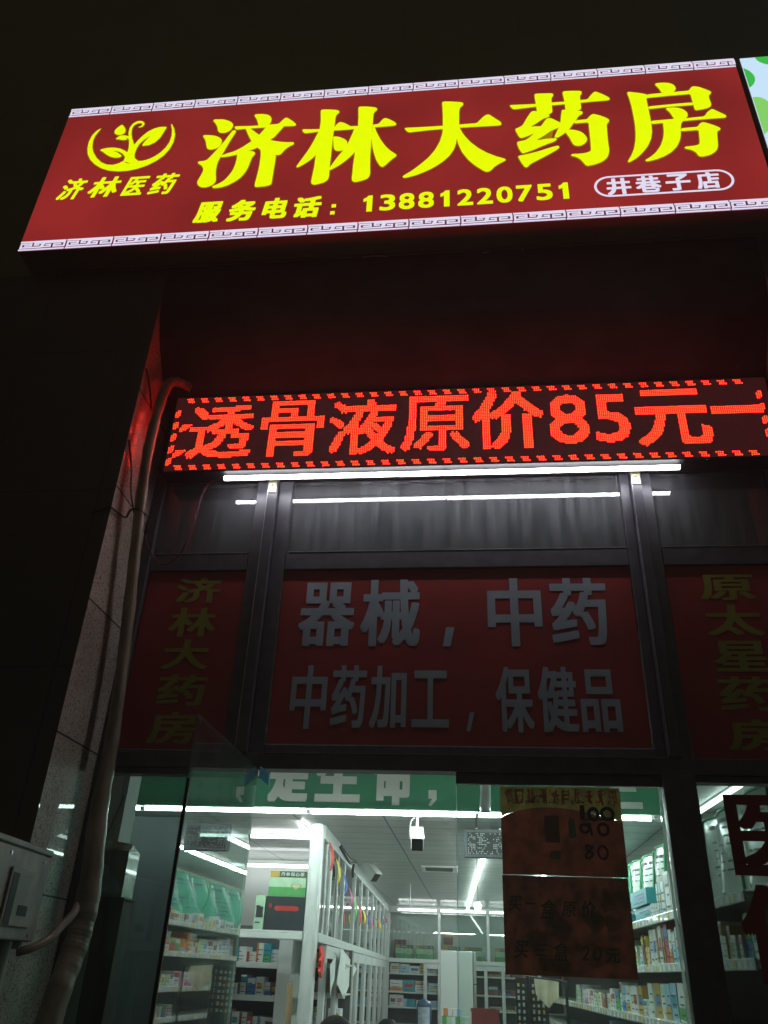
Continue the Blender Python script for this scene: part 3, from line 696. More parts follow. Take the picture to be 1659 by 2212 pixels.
# ---- red vinyl panels above the door
def vinyl(label, x0, x1, z0, z1, chars, mat, curl=False):
    t = thing('vinyl_sign', label, 'sign', ((x0+x1)/2, 0, z0))
    mb = MB(); mb.box(x0, x1, -0.002, 0.03, z0, z1); mb.build('panel', M['vinyl_red'], t)
    for ch, b in chars:
        mb = MB()
        if ch == '，': mb.face([(p, -0.0035, q) for p, q in ((b[0]+0.012, b[3]), (b[1], b[3]), (b[1]-0.02, b[2]), (b[0]-0.004, b[2]))])
        else: put_text(mb, ch, *b, -0.0035, 0, 0.026)
        mb.build('character', M[mat], t)
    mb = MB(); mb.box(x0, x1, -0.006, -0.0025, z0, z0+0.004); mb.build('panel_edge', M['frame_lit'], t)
    return t
vinyl('wide red panel over the door with pale grey characters', -0.944, 0.764, 2.483, 3.36,
      [('器', (-0.847, -0.569, 2.955, 3.291)), ('械', (-0.54, -0.25, 2.954, 3.303)), ('，', (-0.137, -0.085, 2.953, 3.05)), ('中', (0.074, 0.332, 2.952, 3.304)), ('药', (0.373, 0.64, 2.959, 3.302)),
       ('中', (-0.851, -0.68, 2.557, 2.859)), ('药', (-0.657, -0.495, 2.563, 2.859)), ('加', (-0.477, -0.308, 2.561, 2.857)), ('工', (-0.282, -0.113, 2.569, 2.834)), ('，', (-0.031, 0.002, 2.554, 2.639)),
       ('保', (0.1, 0.268, 2.551, 2.853)), ('健', (0.289, 0.462, 2.553, 2.854)), ('品', (0.476, 0.65, 2.555, 2.841))], 'vinyl_grey')
vinyl('narrow red panel with vertical yellow characters left of the door', -1.658, -1.144, 2.4525, 3.36,
      [('济', (-1.5, -1.263, 3.186, 3.325)), ('林', (-1.503, -1.265, 3.006, 3.158)), ('大', (-1.506, -1.277, 2.838, 2.991)), ('药', (-1.501, -1.263, 2.661, 2.812)), ('房', (-1.513, -1.282, 2.483, 2.63))], 'vinyl_yellow')
vinyl('narrow red panel with vertical yellow characters right of the door', 0.928, 1.496, 2.4355, 3.36,
      [('原', (1.076, 1.327, 3.179, 3.313)), ('太', (1.078, 1.331, 3.003, 3.156)), ('星', (1.085, 1.33, 2.832, 2.977)), ('药', (1.08, 1.329, 2.653, 2.809)), ('房', (1.085, 1.335, 2.483, 2.617))], 'vinyl_yellow')

# ---- door leaves
dl = thing('glass_door', 'frameless glass door leaf swung open outwards on the left', 'door', (-0.965, -0.45, 0.0))
mb = MB(); mb.box(-0.971, -0.959, -0.885, -0.03, 0.012, 2.37); mb.build('pane', M['glass_leaf'], dl)
mb = MB(); mb.box(-0.971, -0.959, -0.894, -0.8855, 0.012, 2.15); mb.build('edge_gasket', M['rubber'], dl)
mb = MB(); mb.box(-0.9705, -0.9595, -0.0295, -0.0275, 0.012, 2.30); mb.build('glass_edge', M['glass_edge'], dl)
mb = MB(); mb.poly_y([(-0.951, 2.383), (-0.905, 2.350), (-0.903, 2.298), (-0.951, 2.333)], -0.036, -0.012); mb.build('corner_protector', M['blue_cap'], dl, bevel=0.004)
mb = MB(); mb.tube([(-0.952, -0.78, 0.75), (-0.918, -0.78, 0.78), (-0.918, -0.78, 1.30), (-0.952, -0.78, 1.33)], 0.012, 12); mb.build('handle', M['steel'], dl)
dr = thing('glass_door', 'closed glass door leaf with a dark poster taped to it', 'door', (0.35, 0, 0))
mb = MB(); mb.box(-0.08, 0.765, 0.0, 0.010, 0.012, 2.326); mb.build('pane', M['glass_door'], dr)
mb = MB(); mb.box(-0.084, 0.785, -0.006, 0.02, 2.327, 2.3715); mb.build('top_rail', M['frame'], dr, bevel=0.002)
mb = MB(); mb.box(0.7655, 0.775, -0.001, 0.010, 0.012, 2.326); mb.build('glass_edge', M['glass_edge'], dr)
mb = MB(); mb.box(-0.0835, -0.0803, -0.001, 0.010, 0.012, 2.326); mb.build('glass_edge', M['glass_edge'], dr)
mb = MB(); mb.tube([(0.0, -0.002, 0.75), (0.0, -0.04, 0.78), (0.0, -0.04, 1.30), (0.0, -0.002, 1.33)], 0.012, 12); mb.build('handle', M['steel'], dr)

# ---- poster on the closed leaf: two sheets taped one above the other
def sheet_pts(z0, z1, x0=0.105, x1=0.607): return x0, x1, z0, z1
po = thing('poster', 'dark maroon and cream price poster taped inside the closed door leaf', 'poster', (0.356, 0.016, 1.618))
mb = MB(); mb.box(0.102, 0.604, 0.0125, 0.0135, 1.618, 1.9715); l_ = mb.build('lower_sheet', M['poster_brown'], po)
crv = [(0.105+0.502*k/24, 2.196-0.008*k/24+0.046*math.sin(math.pi*(k/24)**0.8)) for k in range(25)]
mb = MB(); mb.poly_y([(0.105, 1.9735)]+[(0.607, 1.9735)]+[(a, b-0.0008) for a, b in reversed(crv)], 0.0125, 0.0135); u = mb.build('upper_sheet', M['poster_red'], po)
mb = MB(); mb.poly_y(crv+[(0.607, 2.322), (0.105, 2.322)], 0.0125, 0.0135); mb.build('cream_field', M['poster_cream'], u)
rnd = random.Random(3)
for row, (z, h, xa, xb) in enumerate(((2.296, 0.018, 0.14, 0.33), (2.279, 0.012, 0.14, 0.29), (2.2505, 0.022, 0.135, 0.585))):
    x = xa; mb = MB()
    while x < xb:
        w = h*0.92
        for k in range(4):
            a = rnd.uniform(0, w*0.5); b_ = rnd.uniform(w*0.5, w)
            if rnd.random() < 0.5: mb.box(x+a, x+b_, 0.0112, 0.0116, z+h*k/4, z+h*k/4+h*0.10)
            else: mb.box(x+a, x+a+h*0.10, 0.0112, 0.0116, z+h*rnd.random()*0.3, z+h*(0.5+0.5*rnd.random()))
        x += h*(1.12 if rnd.random() < 0.85 else 2.0)
    mb.build('print_row', M['ink'], u)
def scrawl(mb, pts, r=0.004, y=0.0105): 
    q = [(a, y, b) for a, b in pts]
    mb.tube([tuple(v) for v in spline(q, 5)], r, 6)
mb = MB(); rnd = random.Random(5)
for k in range(10):   # red marker writing, no longer legible
    x = 0.118+k*0.049; z = 2.258
    for q in range(6):
        a = x+rnd.uniform(0, 0.012); b_ = x+rnd.uniform(0.024, 0.042); za = z+rnd.uniform(0, 0.055)
        if q % 2: scrawl(mb, [(a, za), ((a+b_)/2, za+rnd.uniform(-0.004, 0.006)), (b_, za+rnd.uniform(0, 0.008))], rnd.uniform(0.002, 0.0034), 0.0108-0.0002*q)
        else: c_ = rnd.uniform(a, b_); scrawl(mb, [(c_, z+rnd.uniform(0.045, 0.06)), (c_-0.002, z+0.03), (c_+rnd.uniform(-0.015, 0.012), z+rnd.uniform(-0.008, 0.01))], rnd.uniform(0.002, 0.0034), 0.0108-0.0002*q)
mb.build('red_writing', M['marker_red'], u)
mb = MB()
def oval(x, z, rx, rz): return [(x+rx*math.cos(t), z+rz*math.sin(t)) for t in [math.pi*(0.6+2.05*k/12) for k in range(13)]]
scrawl(mb, [(0.446, 2.248), (0.444, 2.21), (0.443, 2.193)], 0.011); scrawl(mb, oval(0.490, 2.214, 0.018, 0.022), 0.008); scrawl(mb, oval(0.547, 2.217, 0.023, 0.022), 0.008)
scrawl(mb, [(0.44, 2.192), (0.50, 2.193), (0.575, 2.197)], 0.003); mb.build('price_figure', M['marker'], u); mb = MB()
scrawl(mb, oval(0.45, 2.158, 0.018, 0.016), 0.006); scrawl(mb, [(0.47, 2.178), (0.474, 2.15), (0.478, 2.13)], 0.006); scrawl(mb, oval(0.525, 2.155, 0.020, 0.022), 0.007); mb.build('price_figure', M['marker'], u); mb = MB()
scrawl(mb, [(0.478, 2.085), (0.45, 2.092), (0.455, 2.072), (0.475, 2.06), (0.455, 2.043), (0.445, 2.055), (0.478, 2.088)], 0.005); scrawl(mb, oval(0.515, 2.066, 0.019, 0.024), 0.005)
mb.build('price_figure', M['marker'], u)
mb = MB(); mb.box(0.285, 0.345, 0.0113, 0.0117, 2.10, 2.205); mb.box(0.297, 0.335, 0.0113, 0.0117, 2.045, 2.05); mb.build('printed_pack', M['vinyl_red'], u)
mb = MB(); mb.box(0.383, 0.412, 0.0108, 0.0112, 2.118, 2.195); mb.build('printed_patch', M['poster_pale'], u); mb = MB(); mb.box(0.303, 0.345, 0.0108, 0.0112, 2.035, 2.068); mb.build('printed_patch', M['poster_pale'], u)
mb = MB()
for tx, x0, x1, z0, z1 in (('买', 0.125, 0.175, 1.84, 1.895), ('一', 0.19, 0.23, 1.865, 1.872), ('盒', 0.25, 0.31, 1.815, 1.885), ('原', 0.335, 0.39, 1.825, 1.88), ('价', 0.41, 0.465, 1.825, 1.885)):
    put_text(mb, tx, x0, x1, z0, z1, 0.0112, 0, 0.02, 0.15)
for tx, x0, x1, z0, z1 in (('买', 0.14, 0.195, 1.675, 1.735), ('三', 0.22, 0.27, 1.685, 1.725), ('盒', 0.29, 0.35, 1.67, 1.735), ('2', 0.40, 0.43, 1.675, 1.725), ('0', 0.44, 0.475, 1.675, 1.725), ('元', 0.49, 0.545, 1.67, 1.72)):
    put_text(mb, tx, x0, x1, z0, z1, 0.0112, 0, 0.02, 0.15)
mb.build('hand_writing', M['marker'], l_)
rnd = random.Random(11)
mb = MB()
for k in range(14):
    x = 0.14+rnd.random()*0.42; z = 1.64+rnd.random()*0.25; r = 0.012+rnd.random()*0.03
    p = [(x+r*(0.5+rnd.random())*math.cos(t), 0.0116-0.00002*k, min(1.96, max(1.625, z+r*(0.5+rnd.random())*math.sin(t)))) for t in [2*math.pi*i/9 for i in range(9)]]
    mb.face(p)
mb.build('printed_patch', M['poster_brown'], l_)

# ---- red lettering on the right sidelight
for ch, x0, x1, z0, z1, w in (('医', 1.022, 1.335, 1.993, 2.302, 'upper'), ('保', 1.012, 1.34, 1.62, 1.962, 'lower')):
    st = MB(); put_text(st, ch, x0, x1, z0, z1, -0.0015, 0, 0.034)
    tag(st.build('window_lettering', M['sticker_red']), w+' dark red character stuck on the window right of the door', 'window lettering', 'red characters on the right window')

# ---- wrapped pipe, cables, meter box
pp = [(-1.56, -0.17, 4.44), (-1.60, -0.20, 4.445), (-1.63, -0.27, 4.40), (-1.633, -0.335, 4.27), (-1.632, -0.368, 3.95), (-1.632, -0.342, 3.686), (-1.634, -0.262, 3.335), (-1.630, -0.170, 2.885), (-1.612, -0.14, 2.46), (-1.606, -0.14, 2.164),
      (-1.580, -0.14, 1.893), (-1.570, -0.16, 1.723), (-1.572, -0.2, 1.594), (-1.568, -0.28, 1.398), (-1.58, -0.33, 0.9), (-1.60, -0.33, 0.02)]
ss = spline(pp, 44); n = len(ss)
rad = [0.026+0.003*min(1, max(0, (4.0-p.z)/1.5))+0.018*min(1, max(0, (2.5-p.z)/0.7))+0.0009*(((i*0.155)+0.2*math.sin(i*0.05)) % 1.0)+0.0012*math.sin(i*0.31)+0.001*math.sin(i*0.113) for i, p in enumerate(ss)]
mb = MB(); mb.tube(ss, rad, 14); tag(mb.build('wrapped_pipe', M['hose']), 'pale tape-wrapped pipe running down beside the granite column', 'pipe')
def cable(name, pts, r, mat, label, cat='cable', n=6):
    mb = MB(); mb.tube(spline(pts, n), r, 7); return tag(mb.build(name, M[mat]), label, cat)
cable('cable', [(-1.80, -0.452, 3.46), (-1.715, -0.452, 3.485), (-1.70, -0.40, 3.49), (-1.70, -0.31, 3.515), (-1.67, -0.335, 3.54), (-1.635, -0.338, 3.545), (-1.598, -0.30, 3.53), (-1.61, -0.25, 3.54), (-1.66, -0.15, 3.565), (-1.70, -0.05, 3.50)], 0.006, 'cable', 'black cable tied round the wrapped pipe beside the column')
cable('cable', [(-1.715, -0.43, 3.90), (-1.705, -0.36, 3.78), (-1.705, -0.30, 3.66), (-1.70, -0.2, 3.56)], 0.005, 'cable', 'thin black cable drooping across the granite reveal')
cable('cable', [(-1.71, -0.44, 4.36), (-1.70, -0.38, 4.29), (-1.70, -0.30, 4.20)], 0.005, 'cable', 'short dark cable above the pipe bend on the red lit column')
tw = []
base = spline([(-1.303, -0.12, 3.848), (-1.36, -0.12, 3.835), (-1.40, -0.12, 3.77), (-1.423, -0.12, 3.583), (-1.452, -0.10, 3.488), (-1.50, -0.06, 3.42), (-1.58, -0.05, 3.384), (-1.65, -0.08, 3.45), (-1.69, -0.10, 3.56)], 8)
mb = MB()
for ph in (0, math.pi):
    mb.tube([(p.x+0.0035*math.cos(i*0.9+ph), p.y+0.0035*math.sin(i*0.9+ph), p.z) for i, p in enumerate(base)], 0.0028, 6)
tag(mb.build('lamp_cord', M['wire_blue']), 'twisted thin cord hanging from the left end of the white tube', 'cord')
cable('loose_wire', [(-0.582, -0.442, 5.112), (-0.50, -0.44, 5.122), (-0.40, -0.43, 5.112), (-0.271, -0.42, 5.114), (-0.05, -0.42, 5.11), (0.08, -0.43, 5.112), (0.11, -0.44, 5.10), (0.15, -0.43, 5.114), (0.28, -0.42, 5.112), (0.322, -0.44, 5.11)], 0.0035, 'wire_pale', 'pale loose wire hanging under the bottom of the red sign', 'wire')

mx_ = thing('meter_box', 'grey metal electric meter box on the column at the lower left', 'meter box', (-1.80, -0.70, 1.65))
def mbx(name, fn, mat, bev=0.0, parent=None):
    mb = MB(lambda p: (-1.64+(p[0])*math.cos(0.09)+(p[1])*math.sin(0.09)*-1, -0.42+p[0]*math.sin(0.09)+p[1]*math.cos(0.09), p[2]))
    fn(mb); return mb.build(name, M[mat], parent or mx_, bevel=bev)
mbx('box_body', lambda m: m.box(-0.36, 0, -0.62, 0.03, 1.655, 1.945), 'box_grey', 0.006)
mbx('lid', lambda m: m.box(-0.37, 0.004, -0.63, 0.036, 1.9455, 1.968), 'box_grey', 0.005)
hd = mbx('cover', lambda m: m.box(0.0005, 0.010, -0.305, -0.065, 1.695, 1.878), 'box_grey', 0.008)
mbx('finger_slot', lambda m: m.box(0.0102, 0.0118, -0.292, -0.240, 1.70, 1.862), 'black', 0.004, hd)
mbx('window', lambda m: m.box(0.0102, 0.0118, -0.195, -0.115, 1.732, 1.765), 'black', 0.001, hd)
for dy, dz in ((-0.03, 1.92), (-0.33, 1.92), (-0.03, 1.675), (-0.33, 1.675)): mbx('rivet', lambda m: m.tube([(0.0002, dy, dz), (0.004, dy, dz)], 0.006, 10), 'steel')
mbx('knockout', lambda m: m.tube([(-0.05, -0.02, 1.63), (-0.05, -0.02, 1.656)], 0.03, 14), 'box_grey')
for k, (dx, dy, r) in enumerate(((-0.06, -0.10, 0.026), (-0.10, -0.20, 0.02), (-0.05, -0.30, 0.03))):
    mb = MB(); mb.tube([(-1.62+dx, -0.42+dy, 0.0), (-1.62+dx, -0.42+dy, 1.653)], r, 14)
    tag(mb.build('conduit', M['pvc']), ('pale conduit under the meter box nearest to the granite column', 'thinnest pale conduit under the meter box, in the middle', 'thickest pale conduit under the meter box, farthest from the column')[k], 'conduit', 'conduits below the meter box')
cable('flexible_hose', [(-1.60, -0.17, 1.80), (-1.585, -0.22, 1.765), (-1.59, -0.29, 1.716), (-1.60, -0.348, 1.669), (-1.63, -0.41, 1.635), (-1.67, -0.44, 1.62)], 0.016, 'hose', 'short pale flexible hose between the meter box and the pipe', 'hose')

# ================================================================== INSIDE THE SHOP
ZC = 2.55
def part(name, mat, fn, parent=None, xf=None, bev=0.0, mats=None):
    mb = MB(xf); fn(mb); return mb.build(name, mats or M[mat], parent, bevel=bev)
part('shop_floor', 'in_floor', lambda m: m.box(-3.6, 2.2, 0.0, 11.2, -0.05, 0.003), bld)
part('ceiling', 'ceiling', lambda m: m.box(-3.6, 2.2, 2.20, 11.2, ZC, ZC+0.05), bld, skew)
part('front_ceiling', 'in_wall', lambda m: m.box(-3.6, 2.2, 0.01, 2.058, 2.99, 3.03), bld)
part('beam', 'in_wall', lambda m: m.box(-3.6, 2.2, 2.06, 2.198, 2.552, 3.03), bld)
part('left_wall', 'in_wall', lambda m: m.box(-3.6, -3.45, 0.125, 11.2, 0, 2.95), bld)
part('right_wall', 'in_wall', lambda m: m.box(1.64, 1.72, 0.125, 11.2, 0, 2.95), bld, skew)
part('back_wall', 'in_wall', lambda m: m.box(-3.4, 1.9, 10.85, 10.95, 0, 2.55), bld)
part('inner_wall', 'in_wall', lambda m: m.box(-3.44, -1.36, 4.9, 5.0, 0, 2.548), bld)
part('partition', 'in_wall_grey', lambda m: m.box(-3.44, -2.02, 2.45, 2.5, 0, 2.548), bld)
part('pillar', 'in_wall', lambda m: m.box(-1.935, -1.815, 0.6, 0.75, 0, 2.988), bld)
part('low_soffit', 'in_wall', lambda m: m.box(1.30, 1.638, 0.15, 2.05, 2.585, 2.988), bld, skew)

# green banner on the beam
bn = thing('banner', 'green banner with large pale characters above the inner row of tubes', 'banner', (-0.3, 2.05, 2.57))
part('cloth', 'banner', lambda m: m.box(-3.1, 1.28, 2.05, 2.056, 2.566, 2.985), bn)
for ch, x0, x1, z0, z1 in (('品', -1.99, -1.70, 2.60, 2.955), ('是', -1.432, -1.151, 2.597, 2.955), ('生', -1.101, -0.787, 2.606, 2.955), ('命', -0.698, -0.422, 2.593, 2.955), ('三', 0.86, 1.09, 2.60, 2.85)):
    mb = MB(); put_text(mb, ch, x0, x1, z0, z1, 2.0485, 0, 0.05); mb.build('character', M['banner_text'], bn)
mb = MB()
mb.face([(p, 2.0485, q) for p, q in ((-0.318, 2.696), (-0.262, 2.696), (-0.262, 2.635), (-0.30, 2.590), (-0.318, 2.597), (-0.292, 2.64), (-0.318, 2.64))])
mb.build('comma', M['banner_text'], bn)

# tubes inside
for x0, x1, w in ((-2.99, -2.31, 'short end tube at the far left of the row under the green banner'), (-2.30, -1.135, 'tube behind the opened door leaf in the row under the green banner'), (-1.127, 0.005, 'tube over the doorway in the row under the green banner'), (0.010, 1.143, 'tube passing behind the poster in the row under the green banner')):
    tube_lamp('lit '+w, (x0, 2.043, 2.540), (x1, 2.043, 2.540), 0.012, M['tube_in'], 'tubes under the green banner', (0, 0.0, 0.016))
wd = ('nearest', 'second', 'third', 'fourth', 'fifth', 'farthest')
for k in range(6):
    y0 = 2.92+k*1.215
    tube_lamp('lit ceiling tube, %s in the line running to the back wall' % wd[k], (0.21, y0, ZC-0.028), (0.21, y0+1.19, ZC-0.028), 0.014, M['tube_line'], 'tubes in the line along the ceiling', (0, 0, 0.017), xf=skew)
for k in range(5):  # extra row out of view, added to raise the light inside
    y0 = 2.92+k*1.215
    tube_lamp('lit ceiling tube, %s in the unseen line added to brighten the shop' % wd[k], (0.86, y0, ZC-0.028), (0.86, y0+1.19, ZC-0.028), 0.014, M['tube_in'], 'added tubes in the unseen ceiling line', (0, 0, 0.017), xf=skew)
for x0, x1, w in ((-1.26, -0.636, 'left'), (-0.59, 0.128, 'middle'), (0.171, 0.90, 'right')):
    tube_lamp('lit tube at the top of the back cabinets, %s of three' % w, (x0*0.982, 10.15, 2.480), (x1*0.982, 10.15, 2.480), 0.013, M['tube_far'], 'tubes on the back cabinets', (0, 0, 0.018))
tube_lamp('lit ceiling tube beside the rounded cabinet post', (-1.19, 2.47, ZC-0.028), (-1.19, 3.62, ZC-0.028), 0.014, M['tube_far'], None, (0, 0, 0.017), xf=skew)
tube_lamp('lit ceiling tube across the corner over the left shelves', (-2.25, 3.13, ZC-0.026), (-1.30, 3.13, ZC-0.026), 0.012, M['tube_far'], None, (0, 0, 0.016))
tube_lamp('lit tube along the top of the white left inner wall', (-2.45, 4.70, 2.475), (-1.50, 4.70, 2.475), 0.013, M['tube_far'], None, (0, 0, 0.018))
tube_lamp('lit tube under the low ceiling by the right window', (1.46, 0.62, 2.555), (1.46, 1.86, 2.555), 0.013, M['tube_far'], None, (0, 0, 0.017), xf=skew)

# long white display cabinet along the left
dc = thing('display_cabinet', 'long white framed glass cabinet running back along the left side', 'cabinet', (-1.2, 6.4, 0))
YB = 10.40
def cab(name, mat, x0, x1, y0, y1, z0, z1, bev=0.004): return part(name, mat, lambda m: m.box(x0, x1, y0, y1, z0, z1), dc, skew, bev)
mb = MB(skew); mb.box(-1.115, -1.015, 2.53, 2.63, 0, 2.548); mb.build('corner_post', M['white_frame'], dc, bevel=0.03)
cab('top_rail', 'white_frame', -1.066, -1.016, 2.632, YB, 2.45, 2.546)
cab('middle_rail', 'white_frame', -1.066, -1.010, 2.632, YB, 1.777, 1.835)
cab('bottom_rail', 'white_frame', -1.066, -1.016, 3.12, YB, 0.0, 0.10)
cab('back_panel', 'white_board', -1.145, -1.135, 3.16, YB, 1.822, 2.546, 0)
cab('lower_back', 'shelf_back', -1.43, -1.42, 4.35, YB, 0.0, 1.775, 0)
cab('top_shelf', 'white_board', -1.415, -1.068, 3.2, YB, 1.80, 1.82, 0)
ups = [3.155, 4.08, 5.05, 5.76, 6.55, 7.30, 7.90, 8.60, 9.28, 9.90]
prev = 2.632
for y in ups+[YB]:
    if y < YB: cab('mullion', 'white_frame', -1.050, -1.018, y-0.022, y+0.022, 1.836, 2.449)
    g0, g1 = prev+(0.023 if prev > 2.7 else 0.001), y-0.023
    cab('glass_pane', 'glass_in', -1.040, -1.035, g0, g1, 1.836, 2.449, 0)
    # sliding pane stile halfway
    if y < 5.0: cab('sliding_stile', 'white_frame', -1.033, -1.020, (g0+g1)/2-0.010, (g0+g1)/2+0.010, 1.837, 2.448)
    prev = y
dys = [3.12, 3.98, 4.84, 5.70, 6.56, 7.42, 8.28, 9.14, 10.0]
for i, y in enumerate(dys):
    y1 = min(y+0.84, YB-0.005)
    if y1-y < 0.25: continue
    d = MB(skew)
    d.box(-1.060, -1.018, y, y+0.085, 0.102, 1.774); d.box(-1.060, -1.018, y1-0.085, y1, 0.102, 1.774)
    d.box(-1.058, -1.020, y+0.086, y1-0.086, 1.69, 1.773); d.box(-1.058, -1.020, y+0.086, y1-0.086, 0.103, 0.20)
    do = d.build('door', M['white_frame'], dc)
    mb = MB(skew); mb.box(-1.042, -1.037, y+0.086, y1-0.086, 0.201, 1.689); mb.build('door_glass', M['glass_in'], do)
    mb = MB(skew); mb.tube([(-1.012, y+0.05, 0.9), (-1.012, y+0.05, 1.05)], 0.008, 8); mb.build('door_handle', M['steel'], do)
for z in (0.45, 0.8, 1.12, 1.42): cab('shelf', 'shelf_metal', -1.415, -1.075, 3.2, YB, z, z+0.018, 0)
# wing towards the left with its ledge
part('wing_rail', 'white_frame', lambda m: m.box(-2.01, -1.205, 2.53, 2.575, 1.785, 1.826), dc, None, 0.004)
part('wing_ledge', 'white_board', lambda m: m.box(-2.01, -1.205, 2.53, 2.86, 1.8265, 1.838), dc, None, 0)

ORD = ['first', 'second', 'third', 'fourth', 'fifth', 'sixth', 'seventh', 'eighth', 'ninth', 'tenth', 'eleventh', 'twelfth', 'thirteenth', 'fourteenth', 'fifteenth', 'sixteenth', 'seventeenth', 'eighteenth', 'nineteenth', 'twentieth',
       'twenty-first', 'twenty-second', 'twenty-third', 'twenty-fourth', 'twenty-fifth', 'twenty-sixth', 'twenty-seventh', 'twenty-eighth', 'twenty-ninth', 'thirtieth', 'thirty-first', 'thirty-second', 'thirty-third', 'thirty-fourth', 'thirty-fifth', 'thirty-sixth', 'thirty-seventh', 'thirty-eighth', 'thirty-ninth', 'fortieth']
rb = random.Random(21)
def medicine_box(o, a, n, w, d, h, col, band, label, group, xf=None, lean=0.0, name='medicine_box'):
    """carton standing at o: a = unit along the shelf, n = unit towards the viewer"""
    o, a, n = Vector(o), Vector(a), Vector(n); u = Vector((0, 0, 1))
    if lean:
        u = (u*math.cos(lean)+a*math.sin(lean)); a = (a*math.cos(lean)-Vector((0, 0, 1))*math.sin(lean))
        o = o+Vector((0, 0, abs(math.sin(lean))*w))
    mb = MB(xf)
    mb.obox(o-n*d, a*w, n*d, u*h, 0)
    e = n*0.0008
    st = rb.randint(0, 3)
    if st == 0: mb.obox(o+e*0.5+u*h*0.62, a*w, e, u*h*0.30, 1)
    elif st == 1: mb.obox(o+e*0.5+u*h*0.05, a*w, e, u*h*0.32, 1)
    elif st == 2: mb.obox(o+e*0.5, a*w*0.3, e, u*h, 1)
    else: mb.obox(o+e*0.5+u*h*0.35+a*w*0.15, a*w*0.7, e, u*h*0.32, 1)
    for k in range(3):
        z = h*(0.14+0.24*k+0.05*rb.random()); L = 0.3+0.5*rb.random()
        mb.obox(o+e*1.7+u*z+a*w*0.12, a*w*L, e, u*h*0.045, 2)
    bo = mb.build(name, [PK[col], PK[band], M['ink']])
    tag(bo, label, 'carton', group)
    return bo
PAL = ['white']*17+['pale_green', 'pale_green', 'green', 'yellow', 'orange', 'red', 'brown', 'blue', 'teal', 'light_blue', 'light_blue', 'grey', 'gold']
BAND = ['green', 'blue', 'red', 'teal', 'light_blue', 'orange', 'pale_green', 'brown', 'yellow', 'pink', 'gold']
def shelf_row(where, start, along, normal, length, hmin, hmax, wmin, wmax, depth, xf=None, setback=0.02, limit=40, cols=None):
    s = 0.0; i = 0; A = Vector(along); st = Vector(start); N = Vector(normal)
    while s < length and i < limit:
        w = rb.uniform(wmin, wmax); h = rb.uniform(hmin, hmax)
        if i and rb.random() < 0.45: h = last[1]*rb.uniform(0.97, 1.03); w = last[0]
        last = (w, h)
        col = (cols or PAL)[rb.randrange(len(cols or PAL))]; band = BAND[rb.randrange(len(BAND))]
        if band == col: band = 'white'
        kind = 'tall' if h > 1.6*w else ('flat' if h < 0.8*w else 'squarish')
        medicine_box(st+A*s-N*(setback+rb.uniform(0, 0.02)), A, N, w-0.002, depth*rb.uniform(0.6, 0.95), h, col, band,
                     '%s carton with %s print, %s on %s' % (col.replace('_', ' '), band.replace('_', ' '), ORD[i], where), 'cartons on '+where, xf,
                     lean=(rb.uniform(-0.05, 0.05) if rb.random() < 0.2 else 0))
        s += w+rb.choice((0.002, 0.003, 0.004, 0.01, 0.02)); i += 1

def shelf_unit(name, label, x0, x1, y0, y1, zs, front, xf=None, back=True, ztop=1.9, ends=True):
    """shelving; front = '-y' or '-x' side that faces the viewer"""
    t = thing(name, label, 'shelving', (0, 0, 0))
    def b(nm, mat, *a): return part(nm, mat, lambda m: m.box(*a), t, xf)
    if front == '-y':
        if back: b('back_panel', 'shelf_back', x0, x1, y1, y1+0.012, 0, ztop)
        for z in zs:
            s_ = b('shelf', 'shelf_metal', x0, x1, y0, y1-0.001, z-0.012, z)
            mb = MB(xf); mb.box(x0, x1, y0-0.010, y0-0.0005, z-0.034, z+0.004); mb.build('price_strip', M['price_strip'], s_, bevel=0.003)
            mb = MB(xf); x = x0+0.03
            while x < x1-0.06:
                mb.box(x, x+0.042, y0-0.0115, y0-0.0105, z-0.029, z-0.002, 0 if rb.random() < 0.75 else 1); x += rb.uniform(0.06, 0.16)
            mb.build('price_tags', [M['white_board'], PK['yellow']], s_)
        for x in (x0, x1): b('upright', 'shelf_metal', x-0.012, x+0.012, y1+0.013, y1+0.04, 0, ztop)
    else:
        if back: b('back_panel', 'shelf_back', x1, x1+0.012, y0, y1, 0, ztop)
        for z in zs:
            s_ = b('shelf', 'shelf_metal', x0, x1-0.001, y0, y1, z-0.012, z)
            y = y0
            while y < y1-0.01:   # strips in lengths with a small gap, as on the real shelves
                e = min(y+0.9, y1)
                mb = MB(xf); mb.box(x0-0.014, x0-0.0005, y+0.003, e-0.003, z-0.042, z+0.006); mb.build('price_strip', M['price_strip'], s_, bevel=0.005)
                mb = MB(xf); yy = y+0.03
                while yy < e-0.06:
                    mb.box(x0-0.0155, x0-0.0145, yy, yy+0.045, z-0.036, z-0.004, 0 if rb.random() < 0.7 else 1); yy += rb.uniform(0.06, 0.17)
                mb.build('price_tags', [M['white_board'], PK['yellow']], s_)
                y = e
    return t

# left shelves behind the wing
shelf_unit('shelf_unit', 'pale shelves full of small cartons behind the opened door leaf', -2.42, -1.502, 3.17, 3.50, (0.95, 1.215, 1.43, 1.64), '-y')
t = thing('end_panel', 'tall white end panel between the left shelves and the cabinet post', 'panel', (-1.45, 3.3, 0))
part('panel_board', 'white_board', lambda m: m.box(-1.500, -1.395, 3.16, 3.56, 0.0, 1.90), t, None, 0.003)
for z, w in ((1.215, 'the lowest shelf behind the door leaf'), (1.43, 'the second shelf behind the door leaf'), (1.64, 'the top shelf behind the door leaf')):
    shelf_row(w, (-2.40, 3.17, z), (1, 0, 0), (0, -1, 0), 0.86, 0.07, 0.14, 0.028, 0.085, 0.2)
shelf_unit('shelf_unit', 'narrow glimpse of pale shelves between the white end panel and the post', -1.42, -1.09, 3.95, 4.25, (1.02, 1.25, 1.45, 1.66), '-y', None, True, 1.77)
